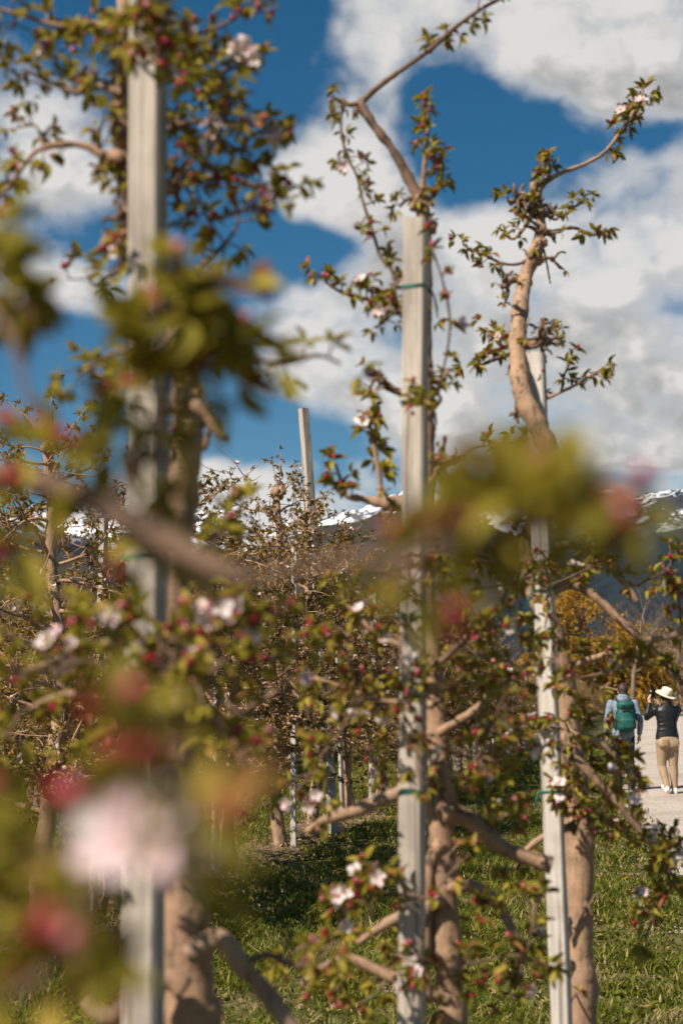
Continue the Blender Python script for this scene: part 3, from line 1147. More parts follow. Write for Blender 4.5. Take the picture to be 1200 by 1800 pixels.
# ------------------------------------------------------------------ front row
def build_front():
    # --- tree behind the grey stake in the middle --------------------------------
    dB = 3.66
    hero_stake((731, 385), (722, 1800), dB, 41, 'grey square stake in the middle of the front row, its sawn top standing clear', 3, (1395, 1088, 712, 510))
    r = random.Random(21)
    root = empty('apple_tree', P(800, 1215, dB + .25))
    root.location.z = 0
    tag(root, 'apple tree tied to the middle grey stake, its long bent shoot rising over the top', 'tree', 'apple trees of the front row')
    t = Tree(r, .031)
    d = dB + .25
    t.branch(px_path([(815, 2350, 64), (803, 1900, 54), (792, 1750, 50), (781, 1600, 48), (776, 1480, 46), (776, 1400, 48), (768, 1290, 38), (760, 1180, 34), (750, 1050, 30),
                      (747, 920, 28), (750, 800, 28), (749, 680, 25), (747, 560, 23), (748, 470, 23), (747, 400, 24), (738, 345, 26)], d), 'trunk', 14, .02, .2)
    tr = t.wood[-1][1]
    for px, py, w in ((757, 405, 20), (740, 350, 26), (728, 365, 18), (776, 1400, 32), (764, 1290, 22), (752, 845, 24), (748, 660, 18)):
        t.knob(tr, P(px, py, d - .01), w * d / F_PX / 2)
    def B(pts, size=1, dress=None, dd=0.0, **k):
        mb = MB()
        pp, _ = t.branch(px_path(pts, d + dd), mb=mb, wiggle=.007, **k)
        if dress:
            t.dress(pp, mb=mb, size=size, **dress)
        t.wood.append(('branch', mb))
        return pp
    B([(738, 350, 26), (715, 305, 20), (690, 262, 17), (660, 222, 16), (633, 180, 15)], dress=None, sides=9, step=.015, gnarl=.3)
    t.wood[-1][1].dark = True
    B([(634, 181, 15), (660, 160, 11), (700, 128, 10), (745, 95, 9), (775, 68, 9), (800, 45, 9), (845, 12, 8), (890, -12, 6)], dress=dict(start=.42, every=.028, bud=.5, nl=(5, 8)), sides=7, step=.015, size=.95)
    B([(634, 181, 11), (612, 185, 8), (600, 172, 6)], dress=dict(start=.2, every=.02, bud=.9), size=.8, sides=6, step=.01)
    B([(603, 185, 5), (600, 225, 5), (610, 270, 5), (630, 310, 5), (640, 360, 5), (655, 410, 6), (668, 450, 6), (690, 480, 7), (700, 540, 9), (748, 560, 14)], dress=dict(start=.02, every=.022, bud=.45, nl=(4, 7), fl=.06), size=.85, sides=6, step=.015)
    B([(742, 350, 14), (745, 300, 9), (748, 255, 8), (750, 205, 7), (748, 188, 5)], dress=dict(start=.25, every=.02, bud=.75, nl=(5, 8)), size=.9, sides=6, step=.012)
    B([(748, 360, 12), (768, 330, 9), (775, 300, 6), (778, 285, 4)], dress=dict(start=.1, every=.018, bud=.9, nl=(4, 7)), size=.9, sides=6, step=.01)
    B([(735, 345, 12), (715, 350, 8), (700, 365, 5)], dress=dict(start=.3, every=.02, bud=.2), size=.8, sides=6, step=.01)
    for px, py, w, n_ in ((757, 400, 18, 4), (735, 352, 18, 4), (672, 670, 18, 6), (770, 828, 20, 7), (790, 806, 14, 5), (752, 640, 14, 4), (690, 885, 18, 3), (700, 548, 12, 4), (800, 1440, 18, 5), (765, 1350, 14, 5), (790, 1500, 12, 4)):
        t.gnarl(P(px, py, d - .03), w * d / F_PX / 2, n_, .045)
    # hanging leafy shoots left of the stake
    B([(748, 560, 14), (700, 540, 9), (660, 530, 8), (620, 520, 7), (585, 505, 6), (555, 478, 4)], dress=dict(start=.15, every=.022, bud=.6, nl=(5, 8), fl=.15), size=1.0, sides=6, step=.012)
    B([(700, 540, 9), (675, 560, 8), (660, 575, 5)], dress=dict(start=.3, every=.02, bud=.2), size=.8, sides=6, step=.01)
    B([(749, 690, 16), (715, 690, 14), (690, 682, 16), (672, 668, 12), (657, 655, 7)], sides=8, step=.012, gnarl=.6, dress=dict(start=.6, every=.03, bud=.1, nl=(1, 3)), size=.6)
    B([(750, 900, 26), (710, 890, 24), (665, 885, 22), (640, 878, 14), (610, 872, 9), (585, 855, 6)], sides=9, step=.015, gnarl=.5, dress=dict(start=.75, every=.03, bud=.7), size=1.0)
    B([(668, 885, 16), (668, 850, 10), (660, 800, 8), (652, 760, 7), (648, 715, 5)], sides=7, step=.012, dress=dict(start=.2, every=.016, bud=.7, nl=(6, 9)), size=1.1)
    B([(610, 872, 7), (596, 840, 6), (588, 815, 4)], sides=6, step=.01, dress=dict(start=.2, every=.02, bud=.8, nl=(5, 8)), size=1.0)
    B([(752, 700, 14), (765, 690, 9), (778, 665, 6), (785, 650, 4)], sides=6, step=.01, dress=dict(start=.2, every=.018, bud=.5), size=.9)
    B([(750, 840, 26), (775, 812, 24), (795, 806, 14), (812, 800, 8)], sides=8, step=.01, gnarl=.7)
    B([(770, 815, 14), (778, 790, 10), (782, 765, 7)], sides=7, step=.01, gnarl=.7)
    B([(758, 830, 10), (790, 855, 8), (810, 880, 6), (835, 905, 5)], sides=6, step=.012, dress=dict(start=.5, every=.03, bud=.5), size=.8)
    B([(812, 800, 5), (840, 782, 4), (870, 780, 3), (905, 778, 3)], sides=5, step=.012, dress=dict(start=.7, every=.03, bud=.8), size=.7)
    # lower limbs with pale skin
    B([(778, 1430, 34), (815, 1432, 30), (845, 1458, 28), (885, 1490, 27), (930, 1508, 27), (968, 1522, 30)], sides=11, step=.02, gnarl=.22, dd=-.06)
    t.knob(t.wood[-1][1], P(955, 1520, d - .08), .016)
    B([(785, 1560, 26), (810, 1557, 24), (845, 1565, 21), (875, 1595, 19), (900, 1640, 17), (922, 1690, 15)], sides=10, step=.02, gnarl=.2, dd=-.07)
    B([(775, 1480, 24), (757, 1510, 22), (749, 1570, 20), (747, 1650, 19), (744, 1740, 18), (742, 1830, 16)], sides=9, step=.02, gnarl=.2, dd=-.03)
    B([(765, 1360, 26), (715, 1390, 24), (665, 1408, 22), (620, 1428, 22), (575, 1440, 20), (540, 1462, 14)], sides=9, step=.02, gnarl=.35, dd=-.05)
    B([(780, 1580, 24), (735, 1600, 22), (690, 1620, 18), (650, 1645, 15), (630, 1660, 10)], sides=8, step=.02, gnarl=.35, dd=-.05)
    B([(790, 1760, 22), (690, 1720, 20), (620, 1690, 18), (580, 1695, 14), (530, 1730, 11)], sides=8, step=.02, gnarl=.3, dd=-.1)
    B([(768, 1290, 18), (830, 1250, 14), (880, 1210, 10), (930, 1160, 7)], sides=7, step=.02, gnarl=.3, dd=-.05, dress=dict(start=.3, every=.04, bud=.6, fl=.1))
    B([(757, 1180, 16), (820, 1120, 12), (870, 1080, 8), (900, 1010, 6)], sides=7, step=.02, gnarl=.3, dd=-.08, dress=dict(start=.3, every=.04, bud=.6, fl=.1))
    B([(755, 1150, 16), (690, 1130, 12), (630, 1090, 9), (590, 1040, 6)], sides=7, step=.02, gnarl=.3, dd=-.1, dress=dict(start=.25, every=.035, bud=.7, fl=.15))
    B([(762, 1240, 16), (680, 1230, 13), (610, 1210, 9), (550, 1190, 6)], sides=7, step=.02, gnarl=.3, dd=-.15, dress=dict(start=.25, every=.035, bud=.7, fl=.15))
    spots = [(600, 1050), (650, 1080), (690, 1110), (570, 1130), (630, 1170), (560, 1225), (650, 1225), (690, 1185), (600, 1280), (555, 1310), (645, 1315), (690, 1290),
             (790, 1000), (830, 1055), (795, 1090), (860, 1105), (880, 1165), (830, 1195), (900, 1235), (870, 1285), (815, 1270), (905, 1320), (850, 1350), (900, 1390), (820, 1390),
             (780, 970), (830, 990), (870, 1030), (810, 1140), (850, 1160), (800, 1220), (840, 1310), (870, 1350), (930, 1190), (940, 1330), (610, 1150), (580, 1090), (540, 1270), (620, 1250), (660, 1360), (720, 1000), (660, 1000), (850, 960), (905, 1060), (900, 1010), (925, 1120),
             (650, 1540), (585, 1590), (620, 1610), (690, 1560), (560, 1700), (640, 1700), (700, 1690), (735, 1715), (680, 1650), (500, 1690), (525, 1745), (600, 1660), (520, 1400),
             (850, 1650), (900, 1700), (860, 1725), (820, 1690), (940, 1660), (885, 1540), (850, 1610), (930, 1580), (830, 1500), (660, 1760), (880, 1770), (760, 1770),
             (560, 1420), (920, 1440), (870, 1430), (600, 1750), (960, 1690)]
    for px, py in ((748, 690), (738, 706), (712, 1050), (742, 1150), (722, 1195), (712, 1325), (738, 1375), (722, 1700), (745, 1010), (700, 1240), (735, 1290), (755, 430)):
        t.spray(P(px, py, d - r.uniform(.36, .5)), r.uniform(.8, 1.0), 2, .03, .8, .1, nl=(3, 5))
    r.shuffle(spots)
    spots.sort(key=lambda q: min(abs(q[0] - 760), 400) + r.uniform(0, 80))
    for px, py in spots:
        t.spray(P(px + r.uniform(-12, 12), py + r.uniform(-12, 12), d + r.uniform(-.55, .25)), r.uniform(.75, 1.15), r.randint(2, 3), .042, .8, .06)
    for px, py, dd in ((648, 1538, -.55), (657, 1548, -.56), (640, 1532, -.55), (732, 1714, -.5), (590, 1590, -.5), (602, 1620, -.5), (690, 505, .0), (655, 505, .0), (675, 1108, -.4), (890, 1280, -.3), (720, 1170, -.5), (905, 1110, -.3), (800, 1088, -.3), (640, 1075, -.4)):
        c = P(px, py, d + dd)
        t.spray(c, .85, 1, .03, 1.0, .0)
        t.flowers.append((c + rand_dir(r) * .018, (Vector((-.3, -1, .5)) + rand_dir(r) * .6).normalized(), r.uniform(.017, .021)))
    finish_hero(t, root)

    # --- right-hand tree: bare crooked trunk ---------------------------------
    dC = 4.72
    hero_stake((940, 622), (986, 1800), dC, 32, 'pale leaning stake beside the crooked bare trunk, nearest to the gravel path', 5, (1395, 1040), 'stake_grey', -20)
    r = random.Random(33)
    root = empty('apple_tree', P(1022, 1215, dC + .25))
    root.location.z = 0
    tag(root, 'crooked apple tree with a bare pinkish trunk bending left above its pale stake', 'tree', 'apple trees of the front row')
    t = Tree(r, .033)
    d = dC + .25
    t.branch(px_path([(1030, 2150, 58), (1024, 1850, 52), (1020, 1700, 48), (1018, 1560, 50), (1015, 1450, 50), (1003, 1330, 46), (994, 1230, 42), (972, 1120, 40), (940, 1030, 40), (934, 950, 42), (958, 880, 40, -.12), (974, 838, 39, -.28), (962, 785, 37, -.34), (938, 735, 35, -.34), (920, 700, 34, -.32), (911, 650, 33, -.28), (910, 590, 31, -.22), (915, 530, 29, -.12), (924, 485, 27), (938, 450, 26), (947, 420, 22), (950, 390, 18), (945, 350, 16), (938, 325, 14)], d), 'trunk', 14, .02, .2)
    tr = t.wood[-1][1]
    for px, py, w in ((943, 455, 24), (950, 425, 24), (952, 395, 20), (935, 350, 24), (945, 330, 26), (915, 345, 16), (930, 670, 24), (975, 825, 30), (928, 500, 18), (1012, 1440, 36), (1003, 1300, 28), (1016, 1520, 26), (938, 1040, 30), (960, 375, 16)):
        t.knob(tr, P(px, py, d - .01), w * d / F_PX / 2)
    d_ = d
    def Bc(pts, size=1, dress=None, dd=0.0, **k):
        mb = MB()
        pp, _ = t.branch(px_path(pts, d_ + dd), mb=mb, wiggle=.008, **k)
        if dress:
            t.dress(pp, mb=mb, size=size, **dress)
        t.wood.append(('branch', mb))
        return pp
    Bc([(945, 332, 14), (962, 318, 10), (990, 303, 8), (1025, 288, 7), (1060, 268, 7), (1088, 235, 6), (1108, 205, 6), (1128, 165, 4)], dress=dict(start=.5, every=.028, bud=.35, nl=(5, 8)), sides=6, step=.015)
    Bc([(1088, 235, 6), (1108, 205, 5), (1118, 175, 4), (1135, 168, 3)], dress=dict(start=.1, every=.022, bud=.4, nl=(5, 8)), sides=6, step=.012)
    Bc([(940, 345, 12), (955, 320, 9), (965, 300, 6), (962, 285, 4)], dress=dict(start=.1, every=.02, bud=.9, nl=(5, 8)), sides=6, step=.01)
    Bc([(938, 350, 14), (915, 350, 12), (900, 355, 9), (893, 350, 6)], dress=dict(start=.1, every=.02, bud=.3, nl=(5, 8)), sides=7, step=.01, gnarl=.6)
    Bc([(938, 360, 12), (930, 385, 8), (905, 420, 6), (885, 412, 4)], dress=dict(start=.3, every=.022, bud=.2), size=.85, sides=6, step=.01)
    Bc([(945, 375, 10), (960, 360, 8), (985, 380, 6), (1010, 362, 5), (1028, 352, 4)], dress=dict(start=.3, every=.025, bud=.4), size=.9, sides=6, step=.012)
    Bc([(950, 415, 9), (975, 405, 6), (1010, 402, 6), (1040, 415, 5), (1062, 410, 4)], dress=dict(start=.55, every=.022, bud=.4, nl=(5, 8)), sides=6, step=.012)
    Bc([(945, 440, 10), (915, 462, 7), (885, 465, 5), (855, 452, 5), (830, 440, 4), (812, 430, 3)], dress=dict(start=.5, every=.022, bud=.3, nl=(5, 8)), sides=6, step=.012)
    Bc([(930, 490, 12), (905, 492, 10), (890, 498, 12), (882, 508, 7)], sides=7, step=.01, gnarl=.7, dress=dict(start=.5, every=.025, bud=.1, nl=(1, 3)), size=.6)
    Bc([(950, 430, 6), (958, 455, 4), (968, 498, 3)], sides=5, step=.01)
    Bc([(915, 590, 12), (890, 612, 8), (870, 600, 6), (850, 575, 5)], dress=dict(start=.2, every=.02, bud=.6, nl=(5, 8)), sides=6, step=.01)
    Bc([(912, 620, 10), (880, 628, 8), (850, 640, 6), (832, 645, 4)], dress=dict(start=.2, every=.02, bud=.7, nl=(5, 8)), sides=6, step=.01)
    Bc([(915, 600, 14), (940, 605, 12), (955, 590, 10), (962, 575, 6)], sides=7, step=.01, gnarl=.7, dress=dict(start=.4, every=.02, bud=.2, nl=(3, 5)), size=.7)
    Bc([(940, 605, 8), (958, 580, 6), (975, 578, 4)], sides=6, step=.01, gnarl=.6, dress=dict(start=.4, every=.02, bud=.1, nl=(2, 4)), size=.7)
    Bc([(925, 705, 12), (955, 702, 7), (985, 690, 6), (1010, 678, 5), (1035, 662, 5), (1060, 645, 4)], dress=dict(start=.55, every=.026, bud=.3, nl=(5, 8)), sides=6, step=.012)
    Bc([(985, 690, 5), (990, 660, 4), (1000, 640, 3), (1008, 625, 3)], dress=dict(start=.3, every=.025, bud=.5), sides=6, step=.01)
    Bc([(918, 690, 10), (905, 725, 9), (895, 728, 6)], sides=6, step=.01, gnarl=.7)
    Bc([(970, 830, 16), (930, 835, 10), (890, 800, 7), (865, 770, 5)], dress=dict(start=.15, every=.02, bud=.7, nl=(5, 8)), sides=6, step=.012)
    Bc([(975, 850, 16), (930, 800, 10), (905, 770, 6)], dress=dict(start=.15, every=.02, bud=.7, nl=(5, 8), fl=.1), sides=6, step=.012)
    for px, py, w, n_ in ((940, 335, 20, 6), (915, 350, 20, 7), (950, 375, 18, 5), (955, 405, 18, 5), (935, 450, 16, 4), (888, 500, 16, 7), (950, 600, 18, 8), (955, 585, 14, 6), (930, 680, 16, 4), (905, 725, 10, 3), (968, 455, 12, 4), (1030, 1425, 22, 6), (1005, 1340, 16, 5), (935, 1000, 20, 6), (1030, 1590, 12, 3)):
        t.gnarl(P(px, py, d - (.02 if py < 500 else .25)), w * d / F_PX / 2, n_, .06)
    # the long arched limb on the right
    Bc([(965, 1042, 20), (1000, 1030, 17), (1030, 1040, 15), (1060, 1062, 15), (1095, 1095, 14), (1130, 1122, 14), (1165, 1118, 12), (1215, 1108, 11), (1260, 1120, 9)], sides=9, step=.02, gnarl=.25, dd=-.2)
    Bc([(1130, 1122, 13), (1155, 1150, 11), (1180, 1185, 10), (1215, 1215, 8)], sides=8, step=.02, gnarl=.3, dd=-.2)
    Bc([(1082, 1012, 14), (1105, 1035, 11), (1120, 1060, 9)], sides=7, step=.015, gnarl=.3, dd=-.1)
    Bc([(975, 960, 18), (1020, 960, 12), (1060, 985, 10), (1085, 1015, 8), (1120, 1030, 6)], sides=7, step=.02, gnarl=.3, dd=-.1, dress=dict(start=.3, every=.03, bud=.6))
    Bc([(1003, 1330, 22), (1045, 1370, 16), (1090, 1420, 14), (1130, 1470, 12), (1165, 1500, 9), (1195, 1500, 6)], sides=8, step=.02, gnarl=.3, dd=-.25, dress=dict(start=.45, every=.04, bud=.7, fl=.2))
    Bc([(1000, 1290, 18), (1050, 1300, 13), (1090, 1335, 9), (1110, 1370, 6)], sides=7, step=.02, gnarl=.3, dd=-.3, dress=dict(start=.3, every=.03, bud=.7))
    Bc([(990, 1180, 18), (1040, 1160, 12), (1090, 1150, 8), (1150, 1160, 6)], sides=7, step=.02, gnarl=.3, dd=-.2, dress=dict(start=.25, every=.03, bud=.6))
    Bc([(1012, 1450, 20), (960, 1470, 12), (930, 1490, 10), (905, 1530, 6)], sides=7, step=.02, gnarl=.4, dd=-.2, dress=dict(start=.5, every=.05, bud=.5))
    spots = [(1020, 1140), (1000, 1200), (1010, 1270), (985, 1130), (1005, 1350), (1030, 1440), (960, 1090), (920, 1010), (910, 950), (1075, 1165), (1130, 1150), (1175, 1170), (1185, 985), (1175, 1010), (1020, 960), (1050, 985), (1020, 1010),
             (1040, 1290), (1078, 1338), (1096, 1325), (1060, 1330), (1100, 1345), (1030, 1335), (1000, 1300), (1060, 1405), (1110, 1390), (1080, 1440), (1130, 1470), (1165, 1495), (1190, 1510),
             (1165, 1555), (1150, 1600), (1195, 1455), (1175, 1530), (1020, 1400), (990, 1390), (950, 1290), (940, 1210), (930, 1090), (1185, 1060), (1040, 1200), (950, 1010), (1190, 1130), (1140, 1640), (1015, 1240)]
    for px, py in ((955, 1105), (968, 1180), (972, 1265), (985, 1330), (962, 1035), (950, 985)):
        t.spray(P(px, py, d - r.uniform(.36, .5)), r.uniform(.8, 1.0), 2, .035, .8, .1, nl=(3, 5))
    spots.sort(key=lambda q: abs(q[0] - 1000) + r.uniform(0, 60))
    for px, py in spots:
        t.spray(P(px + r.uniform(-10, 10), py + r.uniform(-10, 10), d + r.uniform(-.55, .15)), r.uniform(.9, 1.2), r.randint(2, 4), .05, .65, .10)
    for px, py, dd in ((985, 1400, -.3), (995, 1408, -.3), (1110, 1400, -.4), (1190, 1515, -.4), (893, 1280, -.3), (1145, 1460, -.3), (990, 1765, -.2)):
        c = P(px, py, d + dd)
        t.spray(c, .9, 1, .03, .9, 1.0)
        t.flowers.append((c + rand_dir(r) * .018, (Vector((-.3, -1, .5)) + rand_dir(r) * .6).normalized(), .022))
    finish_hero(t, root)

    # --- left tree behind the widest stake -------------------------------
    dA = 2.58
    hero_stake((263, -120), (252, 1800), dA, 60, 'widest pale stake, on the left, running out of the top of the picture', 8, (985,), 'stake_wood', -12)
    r = random.Random(45)
    root = empty('apple_tree', P(335, 1215, dA + .26))
    root.location.z = 0
    tag(root, 'leafy apple tree against the widest stake on the left, its dark trunk half hidden', 'tree', 'apple trees of the front row')
    t = Tree(r, .031)
    d = dA + .26
    t.branch(px_path([(350, 2900, 110), (342, 2000, 96), (335, 1750, 92), (322, 1600, 86), (305, 1400, 84), (298, 1250, 80), (296, 1100, 76), (304, 960, 70), (318, 850, 62), (330, 750, 56), (322, 650, 50),
                      (300, 560, 46), (270, 470, 42), (240, 380, 40), (222, 300, 40), (214, 220, 36), (212, 120, 34), (220, 20, 30), (228, -90, 26)], d), 'trunk', 14, .02, .22)
    tr = t.wood[-1][1]
    for px, py, w in ((205, 285, 40), (215, 250, 36), (325, 740, 44), (340, 690, 34), (300, 330, 30), (322, 1560, 60), (225, 380, 28), (215, 240, 36)):
        t.knob(tr, P(px, py, d - .015), w * d / F_PX / 2)
    def Ba(pts, size=1, dress=None, dd=0.0, **k):
        mb = MB()
        pp, _ = t.branch(px_path(pts, d + dd), mb=mb, wiggle=.007, **k)
        if dress:
            t.dress(pp, mb=mb, size=size, **dress)
        t.wood.append(('branch', mb))
        return pp
    t.open = .25
    D1 = dict(start=.3, every=.036, bud=.4, nl=(4, 6), fl=.06)
    Ba([(205, 290, 24), (175, 268, 18), (145, 255, 14), (100, 255, 12), (60, 270, 10), (20, 320, 8), (-20, 360, 6)], dress=D1, sides=8, step=.015, dd=-.05)
    Ba([(215, 170, 22), (180, 150, 14), (130, 160, 10), (90, 145, 8), (40, 120, 6)], dress=D1, sides=7, step=.015, dd=-.08)
    Ba([(220, 60, 20), (170, 40, 12), (110, 45, 9), (50, 30, 8), (-20, 10, 6)], dress=D1, sides=7, step=.015, dd=-.1)
    Ba([(240, 380, 20), (290, 340, 14), (350, 315, 12), (410, 318, 11), (450, 330, 9), (500, 335, 6), (525, 325, 4)], dress=D1, sides=8, step=.015, dd=.05)
    Ba([(225, 300, 20), (290, 230, 14), (350, 215, 10), (410, 215, 8), (470, 225, 6)], dress=D1, sides=7, step=.015, dd=.05)
    Ba([(215, 200, 18), (280, 150, 12), (340, 130, 9), (400, 125, 7), (440, 105, 5)], dress=D1, sides=7, step=.015, dd=.0)
    Ba([(222, 60, 14), (290, 70, 10), (340, 60, 8), (390, 40, 7), (440, 8, 5)], dress=D1, sides=7, step=.015, dd=.0)
    Ba([(290, 530, 18), (340, 480, 12), (385, 440, 9), (415, 400, 6), (415, 370, 5)], dress=D1, sides=7, step=.015, dd=.03)
    Ba([(270, 470, 18), (230, 470, 12), (190, 485, 9), (165, 500, 6), (150, 480, 4)], dress=D1, sides=7, step=.015)
    Ba([(150, 490, 4), (135, 492, 3), (122, 492, 3)], sides=5, step=.01, dress=dict(start=.7, every=.03, bud=1, nl=(0, 1)))
    Ba([(315, 640, 22), (260, 660, 16), (210, 670, 12), (170, 660, 9), (150, 640, 6)], dress=D1, sides=7, step=.015, dd=-.08)
    Ba([(325, 700, 26), (360, 730, 20), (385, 765, 14), (405, 775, 10)], sides=8, step=.012, gnarl=.6, dd=-.1)
    Ba([(330, 760, 22), (360, 790, 12), (370, 740, 9), (362, 690, 7)], sides=8, step=.012, gnarl=.5, dd=.1)
    Ba([(300, 560, 20), (380, 600, 13), (440, 630, 11), (500, 640, 9), (560, 625, 7), (600, 640, 5)], dress=D1, sides=7, step=.015, dd=-.5)
    Ba([(300, 980, 26), (340, 890, 20), (345, 850, 16), (330, 820, 12)], sides=8, step=.015, gnarl=.4, dd=.05)
    Ba([(300, 1150, 26), (200, 1130, 18), (120, 1150, 12), (40, 1180, 9), (-20, 1170, 7)], dress=D1, sides=8, step=.015, dd=-.25)
    Ba([(300, 1100, 26), (390, 1130, 18), (450, 1160, 12), (520, 1150, 8)], dress=D1, sides=8, step=.015, dd=-.2)
    Ba([(300, 1250, 22), (230, 1230, 14), (120, 1220, 10), (50, 1250, 7)], dress=D1, sides=8, step=.015, dd=-.3)
    Ba([(300, 1260, 22), (370, 1270, 14), (430, 1250, 10), (490, 1210, 7)], dress=D1, sides=8, step=.015, dd=-.2)
    Ba([(330, 1680, 44), (385, 1650, 38), (425, 1700, 36), (470, 1755, 34), (530, 1830, 32)], sides=10, step=.02, gnarl=.3, dd=-.1)
    Ba([(325, 1740, 46), (280, 1720, 40), (200, 1790, 34), (150, 1760, 26)], sides=10, step=.02, gnarl=.3, dd=-.1)
    Ba([(425, 1700, 16), (470, 1680, 12), (520, 1700, 10), (570, 1690, 8)], sides=7, step=.02, dd=-.1, dress=dict(start=.4, every=.05, bud=.8))
    hi = [(15, 50), (60, 95), (110, 55), (150, 20), (150, 95), (190, 60), (40, 145), (95, 130), (25, 215), (70, 245), (20, 290), (105, 95), (180, 125), (165, 190),
          (215, 100), (200, 330), (185, 480), (210, 440), (150, 140), (240, 20), (190, 215),
          (300, 50), (335, 85), (320, 135), (355, 140), (385, 105), (410, 145), (430, 110), (395, 45), (430, 10), (330, 195), (360, 235), (400, 195), (430, 205), (470, 235), (440, 265), (340, 285), (400, 280),
          (450, 315), (500, 325), (480, 365), (330, 350), (350, 395), (420, 390), (410, 435), (305, 400), (320, 240), (370, 175), (370, 330)]
    lo = [(180, 1080), (120, 1140), (440, 1110), (330, 1160), (380, 1190), (280, 1210), (200, 1160), (95, 1195), (45, 1205), (420, 1250), (350, 1290), (460, 1190), (240, 1100), (390, 1070), (150, 1220), (20, 1130), (490, 1120),
          (390, 890), (375, 930), (400, 880), (180, 660), (150, 650), (205, 700), (225, 650), (260, 1180), (330, 1230), (220, 1260), (410, 1160), (300, 1120), (70, 1150), (130, 1290), (400, 1320)]
    for px, py in ((250, 25), (275, 45), (235, 70), (280, 100), (262, 10), (300, 130)):
        t.spray(P(px, py, d - r.uniform(.42, .5)), 1.0, 2, .035, .6, .0, nl=(4, 6))
    for px, py, w, n_ in ((205, 288, 34, 6), (218, 245, 30, 5), (305, 330, 26, 5), (330, 745, 34, 5), (215, 380, 22, 5), (310, 560, 24, 4)):
        t.gnarl(P(px, py, d - .02), w * d / F_PX / 2, n_, .05)
    hi = [q for i, q in enumerate(hi) if i % 6 != 1]
    lo = [q for i, q in enumerate(lo) if i % 9 != 2]
    for px, py in sorted(hi, key=lambda q: abs(q[0] - 240)):
        t.spray(P(px + r.uniform(-10, 10), py + r.uniform(-10, 10), d + r.uniform(-.3, .12)), r.uniform(.75, 1.1), r.randint(2, 3), .035, .75, .08, nl=(3, 5))
    lo += [(30, 1080), (90, 1060), (60, 1250), (160, 1180), (20, 1290), (250, 1150), (370, 1140), (480, 1060), (310, 1330), (430, 1350)]
    for px, py in sorted(lo, key=lambda q: abs(q[0] - 280)):
        t.spray(P(px + r.uniform(-15, 15), py + r.uniform(-15, 15), d + r.uniform(-.75, -.2)), r.uniform(.8, 1.1), r.randint(2, 3), .045, .45, .06, nl=(3, 6))
    for px, py, dd in ((432, 105, -.05), (482, 232, -.1), (380, 230, -.1), (282, 62, -.46), (215, 430, -.1), (200, 1078, -.6), (120, 1150, -.6), (450, 1120, -.5), (400, 1080, -.5), (345, 1080, -.5)):
        c = P(px, py, d + dd)
        t.spray(c, .9, 1, .03, .9, 1.0)
        for q in range(2):
            t.flowers.append((c + rand_dir(r) * .015, (Vector((-.3, -1, .5)) + rand_dir(r) * .6).normalized(), .021))
    finish_hero(t, root)

    # --- nearest tree, left of the picture: only its reaching limbs are in view -------
    r = random.Random(57)
    root = empty('apple_tree', (-.98, 1.42, 0))
    tag(root, 'nearest apple tree, its blurred limbs and one big pale blossom reaching in from the left', 'tree', 'apple trees of the front row')
    t = Tree(r, .033)
    t.open = 0
    t.branch([(Vector((-.98, 1.42, 0)), .045), (Vector((-.96, 1.43, .7)), .04), (Vector((-.99, 1.41, 1.3)), .036), (Vector((-.95, 1.44, 2.0)), .03), (Vector((-.98, 1.42, 3.0)), .02)], 'trunk', 12, .03, .2)
    t.knob(t.wood[-1][1], Vector((-.98, 1.42, 1.75)), .05)
    def Bz(ctrl, size=1, dress=None, **k):
        mb = MB()
        c = [(Vector(q[0]), q[1]) if isinstance(q[0], (tuple, Vector)) and len(q) == 2 else (P(q[0], q[1], q[2]), q[3] * q[2] / F_PX / 2) for q in ctrl]
        pp, _ = t.branch(c, mb=mb, **k)
        if dress:
            t.dress(pp, mb=mb, size=size, **dress)
        t.wood.append(('branch', mb))
        return pp
    Bz([((-.96, 1.43, 1.78), .018), (-200, 830, 1.15, 52), (-20, 835, 1.08, 50), (100, 858, 1.04, 46), (190, 895, 1.0, 46), (290, 950, .97, 46), (370, 995, .95, 44), (440, 1020, .93, 36)], sides=9, step=.015, gnarl=.3)
    Bz([(300, 955, .97, 24), (350, 1010, .96, 22), (385, 1070, .97, 16)], sides=8, step=.012)
    Bz([(430, 1018, .93, 14), (500, 1005, .85, 14), (580, 985, .78, 16), (680, 980, .74, 14), (780, 950, .70, 12), (870, 915, .68, 10), (950, 905, .67, 8), (1010, 918, .67, 5)], sides=7, step=.012, dress=dict(start=.66, every=.026, bud=.55, nl=(4, 6)), size=.72)
    Bz([((-.97, 1.42, 1.3), .014), (-260, 1400, 1.0, 22), (-60, 1480, .78, 16), (90, 1500, .68, 12), (200, 1500, .63, 9), (245, 1490, .61, 7)], sides=7, step=.012, dress=dict(start=.72, every=.05, bud=.8, nl=(3, 5)), size=.8)
    Bz([((-.97, 1.42, 1.2), .014), (-240, 1650, 1.0, 20), (-50, 1640, .85, 14), (60, 1650, .75, 10), (130, 1690, .72, 7)], sides=7, step=.012, dress=dict(start=.6, every=.03, bud=.4, nl=(4, 6)), size=.8)
    Bz([((-.96, 1.43, 2.0), .012), (-260, 560, 1.2, 20), (-100, 500, 1.1, 14), (0, 480, 1.05, 10), (40, 500, 1.02, 6)], sides=7, step=.012, dress=dict(start=.55, every=.03, bud=.2, nl=(4, 6)), size=.9)
    Bz([(-30, 520, 1.05, 10), (20, 590, .95, 13), (40, 660, .93, 12), (60, 740, .92, 9)], sides=7, step=.012)
    Bz([(190, 895, 1.0, 20), (250, 780, 1.1, 14), (300, 690, 1.15, 12), (320, 620, 1.15, 9), (325, 550, 1.15, 6)], sides=7, step=.012, dress=dict(start=.35, every=.022, bud=.6, nl=(5, 8), fl=.0), size=.95)
